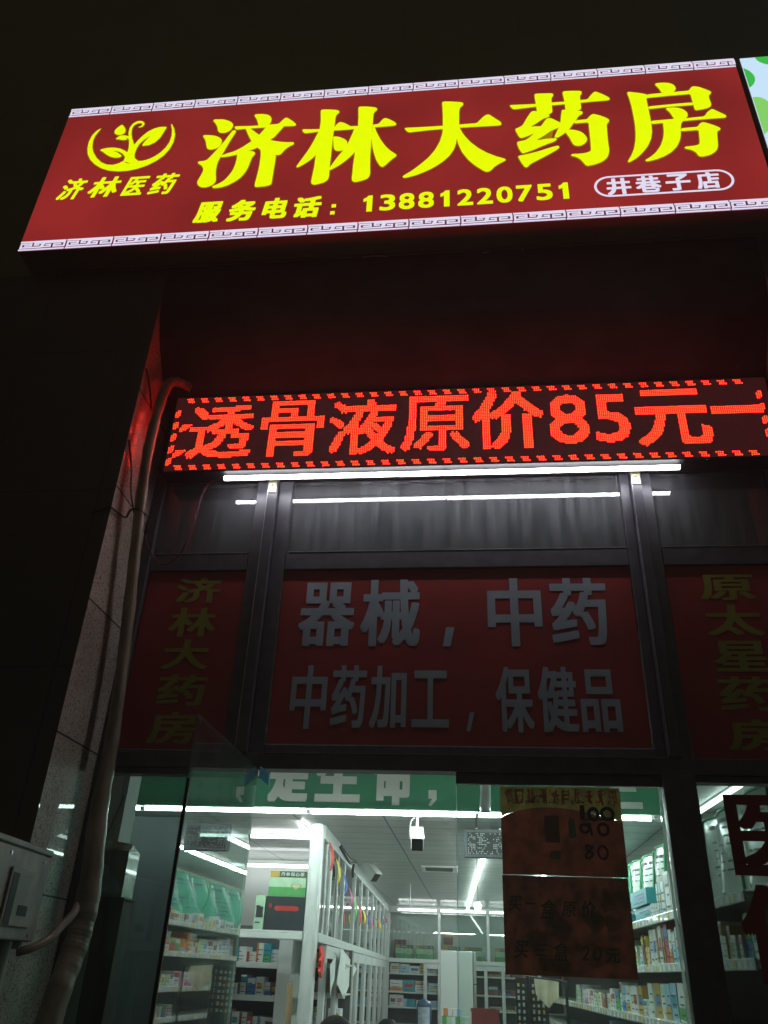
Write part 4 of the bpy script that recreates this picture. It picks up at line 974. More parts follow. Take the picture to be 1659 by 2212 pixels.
for z, w in ((1.25, 'the low shelf beside the white end panel'), (1.45, 'the middle shelf beside the white end panel'), (1.66, 'the high shelf beside the white end panel')):
    shelf_row(w, (-1.40, 3.95, z), (1, 0, 0), (0, -1, 0), 0.27, 0.06, 0.12, 0.03, 0.07, 0.2)

# gift boxes (tea cartons)
def gift_box(x, y, z, w, h, d, label, tops=True):
    t = thing('gift_box', label, 'gift box', (x+w/2, y+d/2, z), 'green tea gift boxes')
    part('carton', None, lambda m: (m.box(x, x+w, y, y+d, z, z+h*0.36, 0), m.box(x, x+w, y, y+d, z+h*0.36+0.0005, z+h*0.74, 1), m.box(x+w*0.02, x+w*0.98, y+0.004, y+d-0.004, z+h*0.74+0.0005, z+h, 2)), t, None, 0, [PK['green'], PK['pale_green'], PK['gold']])
    mb = MB(); mb.box(x+w*0.27, x+w*0.98, y+0.0015, y+0.0035, z+h*0.76, z+h*0.985)
    lb = mb.build('title_band', pr_dark, t)
    mb = MB(); put_line(mb, '丹参保心茶', x+w*0.30, x+w*0.95, z+h*0.795, z+h*0.95, y+0.0008, 0, 0.02); mb.build('lettering', M['banner_text'], lb)
    mb = MB(); pts = [(x+w*0.74+w*0.15*(math.sin(k/20*2*math.pi))**3, y-0.001, z+h*0.40+h*0.15*(0.8125*math.cos(k/20*2*math.pi)-0.3125*math.cos(2*k/20*2*math.pi)-0.125*math.cos(3*k/20*2*math.pi)-0.0625*math.cos(4*k/20*2*math.pi))) for k in range(20)]
    mb.face(pts); c_ = mb.build('heart_emblem', PK['gold'], t)
    ctr = (x+w*0.74, z+h*0.40)
    mb = MB(); mb.face([(ctr[0]+(p[0]-ctr[0])*0.75, y-0.0018, ctr[1]+(p[2]-ctr[1])*0.75) for p in pts]); mb.build('heart_centre', PK['pale_green'], c_)
    return t
pr_dark = pr('dark green print', (0.02, 0.09, 0.07), 0.4)
# big one stands on a black carton on the wing ledge
gift_box(-1.478, 2.545, 2.051, 0.268, 0.165, 0.16, 'big green tea gift box on top of the black carton on the left ledge')
t = thing('carton', 'black carton with a red capsule print on the white ledge by the post', 'carton', (-1.343, 2.64, 1.8385))
part('carton_body', None, lambda m: m.box(-1.483, -1.206, 2.545, 2.75, 1.8385, 2.050), t, None, 0.002, [PK['black']])
def capsule(m):
    pts = []
    for k in range(9):
        a = math.pi/2+math.pi*k/8; pts.append((-1.405+0.016*math.cos(a), 2.5435, 1.975+0.016*math.sin(a)))
    for k in range(9):
        a = -math.pi/2+math.pi*k/8; pts.append((-1.265+0.016*math.cos(a), 2.5435, 1.975+0.016*math.sin(a)))
    m.face(pts)
    m.face([(-1.452+0.012*math.cos(2*math.pi*k/10), 2.5435, 1.99+0.016*math.sin(2*math.pi*k/10)) for k in range(10)])
part('capsule_print', None, capsule, t, None, 0, [PK['red']])
medicine_box((-1.56, 2.545, 1.8385), (1, 0, 0), (0, -1, 0), 0.068, 0.14, 0.215, 'pale_green', 'black', 'slim green and black carton at the left of the black carton on the ledge', None, name='carton')

# dim things behind the left window
t = thing('pedestal', 'tall dark stand behind the left window', 'stand', (-1.78, 0.68, 0))
part('stand_body', 'black', lambda m: m.box(-1.80, -1.675, 0.47, 0.595, 0, 1.86), t, None, 0.004)
part('stand_top', 'black', lambda m: m.box(-1.86, -1.665, 0.45, 0.598, 1.8605, 1.872), t, None, 0.002)
t = thing('package', 'shiny brown and green package with a painted pale reflection behind the left window', 'package', (-1.77, 0.52, 1.8725))
part('package_body', None, lambda m: (m.box(-1.855, -1.685, 0.455, 0.592, 1.8725, 2.075, 0), m.add([(-1.855, 0.455, 2.0755), (-1.685, 0.455, 2.0755), (-1.685, 0.592, 2.0755), (-1.855, 0.592, 2.0755), (-1.855, 0.523, 2.135), (-1.70, 0.523, 2.115)], [(0, 1, 5, 4), (2, 3, 4, 5), (0, 4, 3), (1, 2, 5)], 1)), t, None, 0, [pr('olive wrap', (0.16, 0.20, 0.10), 0.25, var=0.3, scale=8, coat=0.5), pr('brown wrap', (0.24, 0.16, 0.06), 0.2, coat=0.6)])
mb = MB(); mb.face([(p.x, 0.4535, p.z) for p in spline([(-1.845, 0, 1.93), (-1.835, 0, 1.985), (-1.805, 0, 2.01), (-1.775, 0, 2.005), (-1.755, 0, 1.97), (-1.72, 0, 1.945), (-1.695, 0, 1.89), (-1.75, 0, 1.885), (-1.79, 0, 1.90)], 4, True)])
mb.build('painted_reflection', PK['light_blue'], t)  # cloudy reflection on the wrap, drawn as a flat pale shape
cable('cable', [(-1.83, 0.598, 2.36), (-1.838, 0.597, 2.31), (-1.86, 0.597, 2.25), (-1.868, 0.597, 2.20), (-1.90, 0.597, 2.14)], 0.003, 'cable', 'thin dark cable on the white pillar behind the left window')

# pennants on a string along the cabinet
st = [(-0.985, 2.66, 2.43), (-0.985, 3.12, 2.366), (-0.985, 3.65, 2.315), (-0.985, 4.14, 2.247), (-0.985, 4.56, 2.209), (-0.985, 5.05, 2.19), (-0.985, 5.5, 2.170), (-0.985, 5.98, 2.154), (-0.985, 6.42, 2.156), (-0.985, 6.88, 2.166), (-0.985, 7.35, 2.184), (-0.985, 7.7, 2.203), (-0.985, 8.3, 2.262), (-0.985, 8.8, 2.305), (-0.985, 9.2, 2.34)]
mb = MB(skew); mb.tube(spline(st, 4), 0.003, 6); tag(mb.build('bunting_string', M['wire_pale']), 'pale string of bunting sagging along the left cabinet', 'string')
bots = [2.24, 2.194, 2.155, 2.103, 2.026, 2.0, 2.038, 2.06, 2.044, 2.098, 2.084, 2.077, 2.17, 2.215]
cols = ['red', 'yellow', 'blue', 'pink', 'green', 'red', 'yellow', 'blue', 'pink', 'green', 'red', 'yellow', 'blue', 'red']
PEN = dict(red=(0.75, 0.05, 0.04), yellow=(0.80, 0.68, 0.02), blue=(0.04, 0.16, 0.55), pink=(0.80, 0.12, 0.40), green=(0.15, 0.62, 0.16))
PENM = {k: pr('flag cloth '+k, v, 0.6) for k, v in PEN.items()}
for i, (s_, bz, c) in enumerate(zip(st, bots, cols)):
    y, z = s_[1], s_[2]; mb = MB(skew); hw = 0.055
    rows = 7
    vs = []
    for r in range(rows+1):
        f = r/rows; w_ = hw*(1-f)+0.004; zz_ = z-(z-bz)*f; off = 0.035*math.sin(f*2.6)
        vs += [(-0.983+off*0.6, y-w_+0.03*f, zz_), (-0.983+off, y+w_+0.03*f, zz_), (-0.981+off, y+w_+0.03*f, zz_), (-0.981+off*0.6, y-w_+0.03*f, zz_)]
    fs = []
    for r in range(rows):
        for k in range(4): fs.append((r*4+k, r*4+(k+1) % 4, r*4+4+(k+1) % 4, r*4+4+k))
    fs += [(0, 1, 2, 3), (rows*4+3, rows*4+2, rows*4+1, rows*4)]
    mb.add(vs, fs)
    tag(mb.build('pennant', PENM[c]), '%s pennant, %s from the front on the bunting string' % (c, ORD[i]), 'pennant', 'pennants on the bunting string')

# papers and a red bow hanging at the cabinet doors
def hung(name, pts, mat, label, cat, th=0.0015, xf=skew):
    mb = MB(xf); n = len(pts)
    mb.add([(p[0], p[1], p[2]) for p in pts]+[(p[0]-th, p[1], p[2]) for p in pts], [tuple(range(n)), tuple(range(2*n-1, n-1, -1))]+[(i, n+i, n+(i+1) % n, (i+1) % n) for i in range(n)])
    return tag(mb.build(name, M[mat] if isinstance(mat, str) else mat), label, cat)
hung('paper', [(-0.965, 3.65, 1.774), (-0.94, 4.74, 1.637), (-0.95, 4.3, 1.52), (-0.96, 3.97, 1.414), (-0.985, 3.62, 1.529)], 'paper', 'larger white sheet of paper hanging open from the cabinet doors', 'paper')
hung('paper', [(-0.965, 3.30, 1.716), (-0.99, 3.50, 1.551), (-0.97, 3.2, 1.50), (-0.965, 3.11, 1.441), (-0.96, 2.95, 1.642)], 'paper', 'smaller white sheet of paper hanging nearest to the red bow', 'paper')
hung('ribbon', [(-0.985, 2.63, 1.757), (-0.96, 2.60, 1.70), (-0.965, 2.50, 1.665), (-0.975, 2.58, 1.63), (-0.965, 2.52, 1.60), (-0.97, 2.63, 1.563), (-0.985, 2.66, 1.64)], PENM['red'], 'red ribbon bow hanging at the open cabinet bay', 'ribbon', 0.02)
hung('wood_strip', [(-1.18, 2.60, 1.52), (-1.165, 2.62, 1.53), (-1.15, 2.62, 1.0), (-1.17, 2.60, 1.0)], 'wood', 'pale wooden strip leaning behind the cabinet post', 'strip', 0.02)

# cameras
def box_camera(label, x, y, ztop, zj, tilt, sc=1.0, yaw=0.0):
    t = thing('security_camera', label, 'camera', (x, y, zj-0.12*sc))
    R = Matrix.Translation(Vector((x, y, zj))) @ Matrix.Rotation(yaw, 4, 'Z') @ Matrix.Rotation(tilt, 4, 'X')
    xf = lambda p: tuple(R @ Vector((p[0]*sc, p[1]*sc, p[2]*sc)))
    mb = MB(); mb.tube([(x, y, ztop-0.006), (x, y, ztop)], 0.03, 16); mb.tube([(x, y, ztop-0.006), (x, y, zj)], 0.009, 10); mb.build('bracket', M['white_plastic'], t)
    mb = MB(xf); mb.box(-0.045, 0.045, -0.09, 0.10, -0.105, -0.005); bd = mb.build('body', M['white_plastic'], t, bevel=0.012)
    mb = MB(xf); mb.box(-0.042, 0.042, -0.096, -0.0905, -0.10, -0.012); mb.build('front_window', M['black'], bd, bevel=0.006)
    mb = MB(xf); mb.box(-0.05, 0.05, -0.11, 0.09, -0.0045, 0.003); mb.build('sun_shield', M['white_plastic'], bd, bevel=0.003)
    mb = MB(); mb.tube(spline([(x-0.01, y+0.02, ztop-0.002), (x-0.045, y+0.03, (ztop+zj)/2+0.02), (x-0.05, y+0.05, zj-0.03), (x-0.01, y+0.08, zj-0.05)], 6), 0.004, 6); mb.build('lead', M['white_plastic'], t)
box_camera('white box camera hanging from the beam above the doorway', -0.402, 2.22, 2.551, 2.452, math.radians(32), 0.92, 0.1)
box_camera('white camera mounted at the top edge of the left cabinet', -1.02, 4.95, 2.549, 2.52, math.radians(40), 1.0, 1.0)
cable('cable', [skew((-1.00, 3.45, 2.50)), skew((-0.96, 3.55, 2.44)), skew((-0.95, 3.8, 2.42)), skew((-0.94, 4.0, 2.44)), skew((-0.95, 4.05, 2.39)), skew((-0.95, 4.1, 2.34))], 0.012, 'cable', 'coiled black cable hanging from the top of the left cabinet')
cable('cable', [skew((-1.00, 3.5, 2.52)), skew((-0.96, 3.9, 2.47)), skew((-0.97, 4.3, 2.50)), skew((-1.0, 4.8, 2.53))], 0.007, 'cable', 'black lead running along the cabinet top to the camera')

# ceiling vent and hanging screen
t = thing('ceiling_vent', 'rectangular slot vent in the board ceiling', 'vent', (-0.53, 5.25, 2.53))
part('vent_frame', 'white_plastic', lambda m: (m.box(-0.37, -0.02, 5.02, 5.06, 2.537, 2.5495), m.box(-0.37, -0.02, 5.44, 5.48, 2.537, 2.5495), m.box(-0.37, -0.335, 5.061, 5.439, 2.537, 2.5495), m.box(-0.055, -0.02, 5.061, 5.439, 2.537, 2.5495)), t, skew)
part('vent_slot', 'in_wall_grey', lambda m: m.box(-0.334, -0.056, 5.061, 5.439, 2.545, 2.5494), t, skew)
t = thing('hanging_screen', 'dark framed dot matrix screen hanging from the ceiling beside the poster', 'screen', (0.09, 2.6, 2.33))
part('screen_frame', 'frame', lambda m: m.box(-0.088, 0.252, 2.60, 2.66, 2.345, 2.535), t, None, 0.006)
mb = MB(); mb.box(-0.066, 0.230, 2.5975, 2.5995, 2.366, 2.514); fp = mb.build('screen_face', M['black'], t)
mb = MB()
for r in range(12):
    for c in range(26):
        if random.random() < 0.42:
            x = -0.06+c*0.0112; z = 2.37+r*0.012; mb.face([(x, 2.5965, z), (x+0.006, 2.5965, z), (x+0.006, 2.5965, z+0.006), (x, 2.5965, z+0.006)])
mb.build('screen_dots', M['white_plastic'], fp)
mb = MB(); mb.tube([(0.0, 2.63, 2.535), (0.0, 2.63, 2.5498)], 0.008, 8); mb.tube([(0.17, 2.63, 2.535), (0.17, 2.63, 2.5498)], 0.008, 8); mb.build('hanger', M['steel'], t)
t = thing('pipe_duct', 'clear foil wrapped duct hanging from the beam left of the poster', 'duct', (0.06, 1.75, 2.46))
part('duct_tube', None, lambda m: m.tube([(0.062, 1.72, 2.89), (0.060, 1.71, 2.75), (0.063, 1.70, 2.62), (0.058, 1.69, 2.53), (0.060, 1.69, 2.505)], [0.032, 0.036, 0.033, 0.036, 0.030], 14), t, None, 0, [M['clear_bag']])
part('duct_ring', 'steel', lambda m: m.tube([(0.060, 1.69, 2.500), (0.060, 1.69, 2.5045)], 0.034, 14), t)
mb = MB(skew); mb.tube([(-0.55, 6.9, 2.549), (-0.55, 6.9, 2.30)], 0.006, 8); tag(mb.build('hanging_rod', M['white_plastic']), 'thin white rod hanging from the ceiling in front of the back cabinets', 'rod')

# back cabinets
bc = thing('back_cabinet', 'white framed cabinets with glass uppers across the back wall', 'cabinet', (-0.1, 10.6, 0))
def bk(name, mat, x0, x1, z0, z1, y0=10.45, y1=10.50, bev=0.003): return part(name, mat, lambda m: m.box(x0, x1, y0, y1, z0, z1), bc, None, bev)
bk('top_rail', 'white_frame', -1.43, 1.25, 2.46, 2.548); bk('ledge', 'white_frame', -1.43, 1.25, 1.772, 1.826, 10.44, 10.80)
bk('upper_back', 'white_board', -1.43, 1.25, 1.83, 2.548, 10.82, 10.845, 0); bk('lower_back', 'shelf_back', -1.43, 1.25, 0, 1.77, 10.82, 10.845, 0)
xs = [-1.40, -0.605, 0.15, 0.90]
for x in xs: bk('mullion', 'white_frame', x-0.022, x+0.022, 1.827, 2.459)
for a, b_ in zip(xs, xs[1:]): bk('glass_pane', 'glass_in', a+0.023, b_-0.023, 1.827, 2.459, 10.47, 10.474, 0)
for x in (-1.40, -0.815, -0.60, 0.10, 0.36, 0.90): bk('post', 'white_frame', x-0.025, x+0.025, 0, 1.771)
for x0, x1 in ((-0.789, -0.626), (-0.574, 0.074), (0.126, 0.334), (0.386, 0.874)): bk('door_rail', 'white_frame', x0, x1, 1.70, 1.771); 
for z in (0.5, 0.75, 0.97, 1.19, 1.386, 1.63): bk('shelf', 'shelf_metal', -1.43, 1.25, z-0.02, z, 10.51, 10.815, 0)
for z, w in ((1.19, 'the low back shelf'), (1.386, 'the middle back shelf'), (1.63, 'the high back shelf')):
    shelf_row(w, (-1.36, 10.52, z), (1, 0, 0), (0, -1, 0), 0.50, 0.07, 0.16, 0.10, 0.2, 0.2)
    shelf_row(w+' behind glass', (-0.77, 10.52, z), (1, 0, 0), (0, -1, 0), 0.12, 0.07, 0.14, 0.08, 0.16, 0.2)
    shelf_row(w+' past the refrigerator', (0.14, 10.52, z), (1, 0, 0), (0, -1, 0), 0.6, 0.05, 0.12, 0.08, 0.2, 0.2, cols=['brown', 'brown', 'grey', 'black', 'orange', 'white'])
for x, w in ((-1.29, 'first green tea gift box from the left on the back cabinet ledge'), (-0.968, 'second green tea gift box from the left on the back cabinet ledge'), (-0.55, 'green tea gift box on the back ledge half hidden by the refrigerator'), (-0.22, 'green tea gift box on the back ledge just right of the refrigerator top'), (0.25, 'green tea gift box on the back ledge next to the poster edge')):
    gift_box(x, 10.53, 1.827, 0.272, 0.185, 0.16, w)
medicine_box((-1.33, 10.71, 1.827), (1, 0, 0), (0, -1, 0), 0.19, 0.08, 0.26, 'brown', 'orange', 'brown carton standing behind the first gift box on the back ledge', None, name='carton')
medicine_box((-0.55, 10.71, 1.827), (1, 0, 0), (0, -1, 0), 0.15, 0.08, 0.34, 'gold', 'brown', 'tall golden carton standing behind the gift boxes above the refrigerator', None, name='carton')

# refrigerator
t = thing('refrigerator', 'tall plain white refrigerator standing before the back cabinets', 'refrigerator', (-0.28, 8.3, 0))
part('fridge_body', 'fridge', lambda m: m.box(-0.485, -0.075, 8.05, 8.6, 0.02, 1.893), t, None, 0.012)
part('fridge_door', 'fridge', lambda m: m.box(-0.485, -0.078, 8.0, 8.047, 0.05, 1.890), t, None, 0.008)
part('fridge_side_strip', 'steel', lambda m: m.box(-0.0735, -0.035, 8.02, 8.6, 0.05, 1.888), t, None, 0.004)
part('strip_joint', 'black', lambda m: (m.box(-0.0765, -0.0745, 8.0, 8.05, 0.05, 1.888), m.box(-0.0715, -0.034, 8.012, 8.0195, 1.53, 1.54)), t)

# right-hand shelves
RS = thing
rs = shelf_unit('shelf_unit', 'long pale shelves packed with cartons along the right wall', 1.20, 1.60, 0.45, 10.2, (0.30, 0.62, 0.92, 1.17, 1.42, 1.715, 1.98), '-x', skew, True, 2.04)
A, N = (0, 1, 0), (-1, 0, 0)
shelf_row('the middle right shelf nearest the window', (1.20, 0.5, 1.715), A, N, 1.2, 0.10, 0.21, 0.03, 0.09, 0.22, skew)
# hand-placed cartons on the two upper shelves seen beside the poster
y = 1.80
for i, (w, h, c, b_, l) in enumerate(((0.10, 0.19, 'white', 'light_blue', 0), (0.075, 0.17, 'light_blue', 'white', 0), (0.075, 0.185, 'white', 'orange', 0), (0.085, 0.22, 'red', 'blue', 0), (0.06, 0.20, 'brown', 'gold', 0), (0.085, 0.215, 'white', 'red', 0), (0.04, 0.20, 'gold', 'brown', 0), (0.085, 0.205, 'white', 'blue', 0), (0.085, 0.205, 'white', 'light_blue', 0), (0.06, 0.11, 'white', 'red', 0), (0.05, 0.17, 'yellow', 'black', 0.22), (0.06, 0.18, 'brown', 'yellow', 0.25))):
    medicine_box((1.225, y, 1.715), A, N, w, 0.16, h, c, b_, '%s carton with %s print, %s along the middle right shelf' % (c.replace('_', ' '), b_.replace('_', ' '), ORD[i]), 'cartons on the middle right shelf', skew, l)
    y += w+0.012+(0.02 if l else 0)
y = 1.78
for i, (w, h, c, b_) in enumerate(((0.10, 0.22, 'white', 'pale_green'), (0.12, 0.235, 'white', 'grey'), (0.09, 0.19, 'white', 'light_blue'), (0.05, 0.185, 'light_blue', 'yellow'), (0.05, 0.19, 'white', 'teal'), (0.05, 0.08, 'white', 'grey'), (0.05, 0.085, 'white', 'light_blue'), (0.06, 0.09, 'white', 'pale_green'))):
    medicine_box((1.225, y, 1.98), A, N, w, 0.16, h, c, b_, '%s carton with %s print, %s along the top right shelf' % (c.replace('_', ' '), b_.replace('_', ' '), ORD[i]), 'cartons on the top right shelf', skew)
    y += w+0.012
medicine_box((1.24, 2.60, 2.085), A, N, 0.52, 0.2, 0.10, 'teal', 'blue', 'blue carton lying on another on the top right shelf', 'blue cartons on the top right shelf', skew, name='carton')
medicine_box((1.26, 2.58, 1.98), A, N, 0.52, 0.2, 0.10, 'teal', 'light_blue', 'lower blue carton of two on the top right shelf', 'blue cartons on the top right shelf', skew, name='carton')
shelf_row('the lower right shelf under the poster', (1.20, 1.75, 1.42), A, N, 5.2, 0.09, 0.20, 0.06, 0.15, 0.22, skew, limit=40)
shelf_row('the lowest right shelf', (1.20, 1.85, 1.17), A, N, 3.5, 0.08, 0.18, 0.06, 0.16, 0.22, skew, limit=30)
def bag(label, y0, y1, z0, z1, mat):
    mb = MB(skew); n = 9; rows = 7; vs = []
    for r in range(rows+1):
        f = r/rows
        for k in range(n):
            a = 2*math.pi*k/n; rad = (1-0.55*f**2)*(1+0.12*math.sin(3*a+r))
            vs.append((1.29+0.075*math.cos(a)*rad, (y0+y1)/2+(y1-y0)/2*math.sin(a)*rad, z0+(z1-z0)*f+0.01*math.sin(5*a)))
    fs = [(r*n+k, r*n+(k+1) % n, (r+1)*n+(k+1) % n, (r+1)*n+k) for r in range(rows) for k in range(n)]+[tuple(range(n-1, -1, -1)), tuple(rows*n+k for k in range(n))]
    mb.add(vs, fs, 0, True); tag(mb.build('plastic_bag', mat), label, 'bag', 'plastic bags on the right shelves')
bag('crumpled white plastic bag of goods on the lower right shelf by the door', 1.62, 1.75, 1.421, 1.66, M['clear_bag'])
bag('rumpled dark blue bag at the near end of the lower right shelf', 1.42, 1.60, 1.421, 1.60, PK['blue'])
shelf_row('the deep middle right shelf', (1.22, 3.0, 1.715), A, N, 4.4, 0.10, 0.20, 0.08, 0.18, 0.2, skew, limit=30)
shelf_row('the deep top right shelf', (1.22, 3.2, 1.98), A, N, 4.2, 0.07, 0.13, 0.09, 0.18, 0.1, skew, limit=28)
# plastic sheets hung over the top of the right shelves
ys = [0.5, 1.02, 1.52, 2.0, 2.45, 2.83, 3.36, 3.72, 4.9, 6.2, 7.6]
for i, (a, b_) in enumerate(zip(ys, ys[1:])):
    t = thing('plastic_sheet', ('white plastic notice sheet with green edges' if i < 7 else 'crumpled green plastic sheet')+', %s from the window above the right shelves' % ORD[i], 'plastic sheet', (1.36, (a+b_)/2, 2.1), 'plastic sheets above the right shelves')
    WL[t.name] = (1.36, (a+b_)/2, 2.1)
    nn = 14; zt = 2.455-0.012*(i % 2); zb = 2.04
    def surf(f, z, off=0.0): return (1.385-0.05*(2.455-z)+(0.014 if i < 7 else 0.03)*math.sin(f*(9 if i < 7 else 15)+i+(3 if i < 7 else 14)*z)*(1+2*(2.45-z))+off, a+(b_-a)*f, z)
    mb = MB(skew); zz_ = [zt-(zt-zb)*k/8 for k in range(9)]
    vs = [surf(k/nn, z) for z in zz_ for k in range(nn+1)]+[surf(k/nn, z, 0.002) for z in zz_ for k in range(nn+1)]
    q = (nn+1)*9
    fs = [(r*(nn+1)+k, r*(nn+1)+k+1, (r+1)*(nn+1)+k+1, (r+1)*(nn+1)+k) for r in range(8) for k in range(nn)]
    fs += [tuple(q+v for v in reversed(f)) for f in fs]
    mb.add(vs, fs, 0, True); mb.build('sheet', M['sheet' if i < 7 else 'sheet_jade'], t)
    mb = MB(skew)
    for f in (0.02, 0.98): mb.tube([surf(f, z, -0.004) for z in zz_], 0.009, 6)
    mb.tube([surf(k/nn, zt, -0.003) for k in range(nn+1)], 0.008, 6)
    mb.build('green_edge', M['sheet_green'], t)
    mb = MB(skew)
    for k in range(7):
        z = 2.40-0.042*k; hh = 0.02 if k == 0 else 0.009
        for c in range(5):
            f0 = 0.14+c*0.14+0.02*rb.random(); f1 = f0+0.06+0.07*rb.random()
            if k and rb.random() < 0.25: continue
            mb.face([surf(f0, z, -0.005), surf(f1, z, -0.005), surf(f1, z-hh, -0.005), surf(f0, z-hh, -0.005)])
    mb.build('print', M['ink'], t)

# counter with goods, in the middle of the shop
t = thing('counter', 'low brown sales counter carrying cartons and a red crate', 'counter', (-0.05, 5.7, 0))
part('counter_body', 'wood', lambda m: m.box(-0.52, 0.60, 5.45, 5.95, 0, 1.08), t, None, 0.004)
part('counter_top', 'crate', lambda m: m.box(-0.55, 0.63, 5.42, 5.98, 1.081, 1.105), t, None, 0.004)
t = thing('crate', 'dark red plastic crate with a hand slot on the counter', 'crate', (0.05, 5.6, 1.106))
def crate(m):
    x0, x1, y0, y1, z0, z1 = -0.08, 0.18, 5.48, 5.80, 1.106, 1.345
    m.box(x0, x1, y1-0.012, y1, z0, z1); m.box(x0, x0+0.012, y0+0.0125, y1-0.0125, z0, z1); m.box(x1-0.012, x1, y0+0.0125, y1-0.0125, z0, z1); m.box(x0+0.0125, x1-0.0125, y0+0.0125, y1-0.0125, z0, z0+0.01)
    m.box(x0, x0+0.075, y0, y0+0.012, z0, z1); m.box(x1-0.075, x1, y0, y0+0.012, z0, z1); m.box(x0+0.0755, x1-0.0755, y0, y0+0.012, z1-0.05, z1); m.box(x0+0.0755, x1-0.0755, y0, y0+0.012, z0, z1-0.085)
    m.box(x0-0.008, x1+0.008, y0-0.008, y0-0.0005, z1-0.02, z1+0.004); m.box(x0-0.008, x1+0.008, y0-0.008, y0-0.0005, z0+0.06, z0+0.075)
part('crate_shell', 'crate', crate, t)
gi = 0
for row, (z, n_) in enumerate(((1.106, 6), (1.195, 6), (1.28, 4))):
    x = -0.37+0.012*row
    for k in range(n_):
        w = 0.04; h = (0.087, 0.082, 0.06)[row]
        c, b_ = (('white', 'green'), ('green', 'white'), ('pale_green', 'green'))[(k+row) % 3]
        if row == 2: c, b_ = (('orange', 'red'), ('white', 'orange'), ('white', 'teal'), ('light_blue', 'blue'))[k]
        medicine_box((x, 5.50, z), (1, 0, 0), (0, -1, 0), w, -0.10, h, c, b_, '%s carton with %s print, %s in the %s layer on the counter' % (c.replace('_', ' '), b_.replace('_', ' '), ORD[k], ('bottom', 'middle', 'top')[row]), 'cartons piled on the counter')
        x += w+0.003
t = thing('water_bottle', 'dark blue plastic bottle with a pale picture label on a stand', 'bottle', (-0.60, 6.6, 1.10))
mb = MB(); mb.lathe([(0.0, 1.10), (0.075, 1.10), (0.08, 1.11), (0.08, 1.33), (0.072, 1.36), (0.035, 1.375), (0.03, 1.385), (0.0, 1.385)], -0.60, 6.6, 28); mb.build('bottle_body', M['bottle'], t)
mb = MB()
vs = []; fs = []
for k in range(13):
    a = -math.pi/2-0.9+1.8*k/12
    vs += [(-0.60+0.0812*math.cos(a), 6.6+0.0812*math.sin(a), 1.15), (-0.60+0.0812*math.cos(a), 6.6+0.0812*math.sin(a), 1.31)]
mb.add(vs, [(2*k, 2*k+2, 2*k+3, 2*k+1) for k in range(12)], 0, True); mb.build('label', M['bottle_label'], t)
t = thing('side_table', 'plain small table under the dark blue bottle', 'table', (-0.6, 6.6, 0))
part('table_top', 'wood', lambda m: m.box(-0.85, -0.42, 6.4, 6.8, 1.07, 1.098), t, None, 0.004)
for x in (-0.83, -0.46):
    for y in (6.42, 6.76): part('leg', 'wood', lambda m: m.box(x, x+0.03, y, y+0.03, 0, 1.069), t)
mb = MB(); mb.lathe([(0.0, 1.106), (0.026, 1.106), (0.034, 1.20), (0.030, 1.20), (0.024, 1.112), (0.0, 1.112)], 0.24, 5.56, 20)
tag(mb.build('cup', M['white_plastic']), 'small white cup on the counter right of the red crate', 'cup')
# black bag beside
mb = MB(); mb.add([( -0.95+0.13*math.cos(a)*r, 6.2+0.09*math.sin(a)*r, z) for z, r in ((1.02, 1.0), (1.10, 1.05), (1.17, 0.7), (1.20, 0.4)) for a in [2*math.pi*k/12 for k in range(12)]], [(r*12+k, r*12+(k+1) % 12, (r+1)*12+(k+1) % 12, (r+1)*12+k) for r in range(3) for k in range(12)]+[tuple(range(11, -1, -1)), tuple(range(36, 48))], 0, True)
tag(mb.build('black_bag', M['black']), 'black bag on the stool near the back cabinets', 'bag')
t = thing('stool', 'plain tall stool under the black bag', 'stool', (-0.95, 6.2, 0))
part('seat', 'wood', lambda m: m.box(-1.08, -0.82, 6.08, 6.32, 0.99, 1.018), t, None, 0.004)
for x in (-1.07, -0.86):
    for y in (6.09, 6.28): part('leg', 'wood', lambda m: m.box(x, x+0.03, y, y+0.03, 0, 0.989), t)

# rack of small packets with a cloth hanging on it
t = thing('packet_rack', 'black rack of small packets standing below the poster', 'rack', (0.5, 5.0, 0))
part('rack_board', 'black', lambda m: m.box(0.33, 0.62, 5.02, 5.05, 0.0, 1.62), t)
mb = MB(); mb2 = MB()
for r in range(7):
    for c in range(6):
        x = 0.345+c*0.044; z = 1.55-r*0.052
        (mb2 if rb.random() < 0.15 else mb).box(x+rb.uniform(0, 0.006), x+0.02, 5.0, 5.018, z, z+rb.uniform(0.018, 0.034))
mb.build('packets', PK['grey'], t); mb2.build('yellow_packets', PK['gold'], t)
mb = MB(); n = 12; rows = 6; vs = []
for r in range(rows+1):
    f = r/rows
    for k in range(n+1):
        g = k/n; x = 0.47+0.21*g; zt = 1.63-0.03*g; zb = 1.50-0.10*(1-abs(g-0.55)*1.8)
        vs.append((x+0.02*(0.5-g)*f, 4.5+0.03*math.sin(g*11)*f, zt+(zb-zt)*f))
m_ = (n+1)*(rows+1)
fs = [(r*(n+1)+k, r*(n+1)+k+1, (r+1)*(n+1)+k+1, (r+1)*(n+1)+k) for r in range(rows) for k in range(n)]
mb.add(vs+[(v[0], v[1]+0.004, v[2]) for v in vs], fs+[tuple(m_+i for i in reversed(f)) for f in fs], 0, True)
tag(mb.build('cloth', M['beige']), 'pale beige cloth hanging in folds below the poster', 'cloth')
mb = MB(); mb.tube([(0.40, 4.5, 1.632), (0.75, 4.5, 1.602)], 0.006, 8); mb.tube([(0.42, 4.5, 0.0), (0.42, 4.5, 1.628)], 0.012, 8); mb.tube([(0.74, 4.5, 0), (0.74, 4.5, 1.60)], 0.012, 8)
tag(mb.build('hanging_rail', M['black']), 'thin black rail carrying the beige cloth', 'rail')

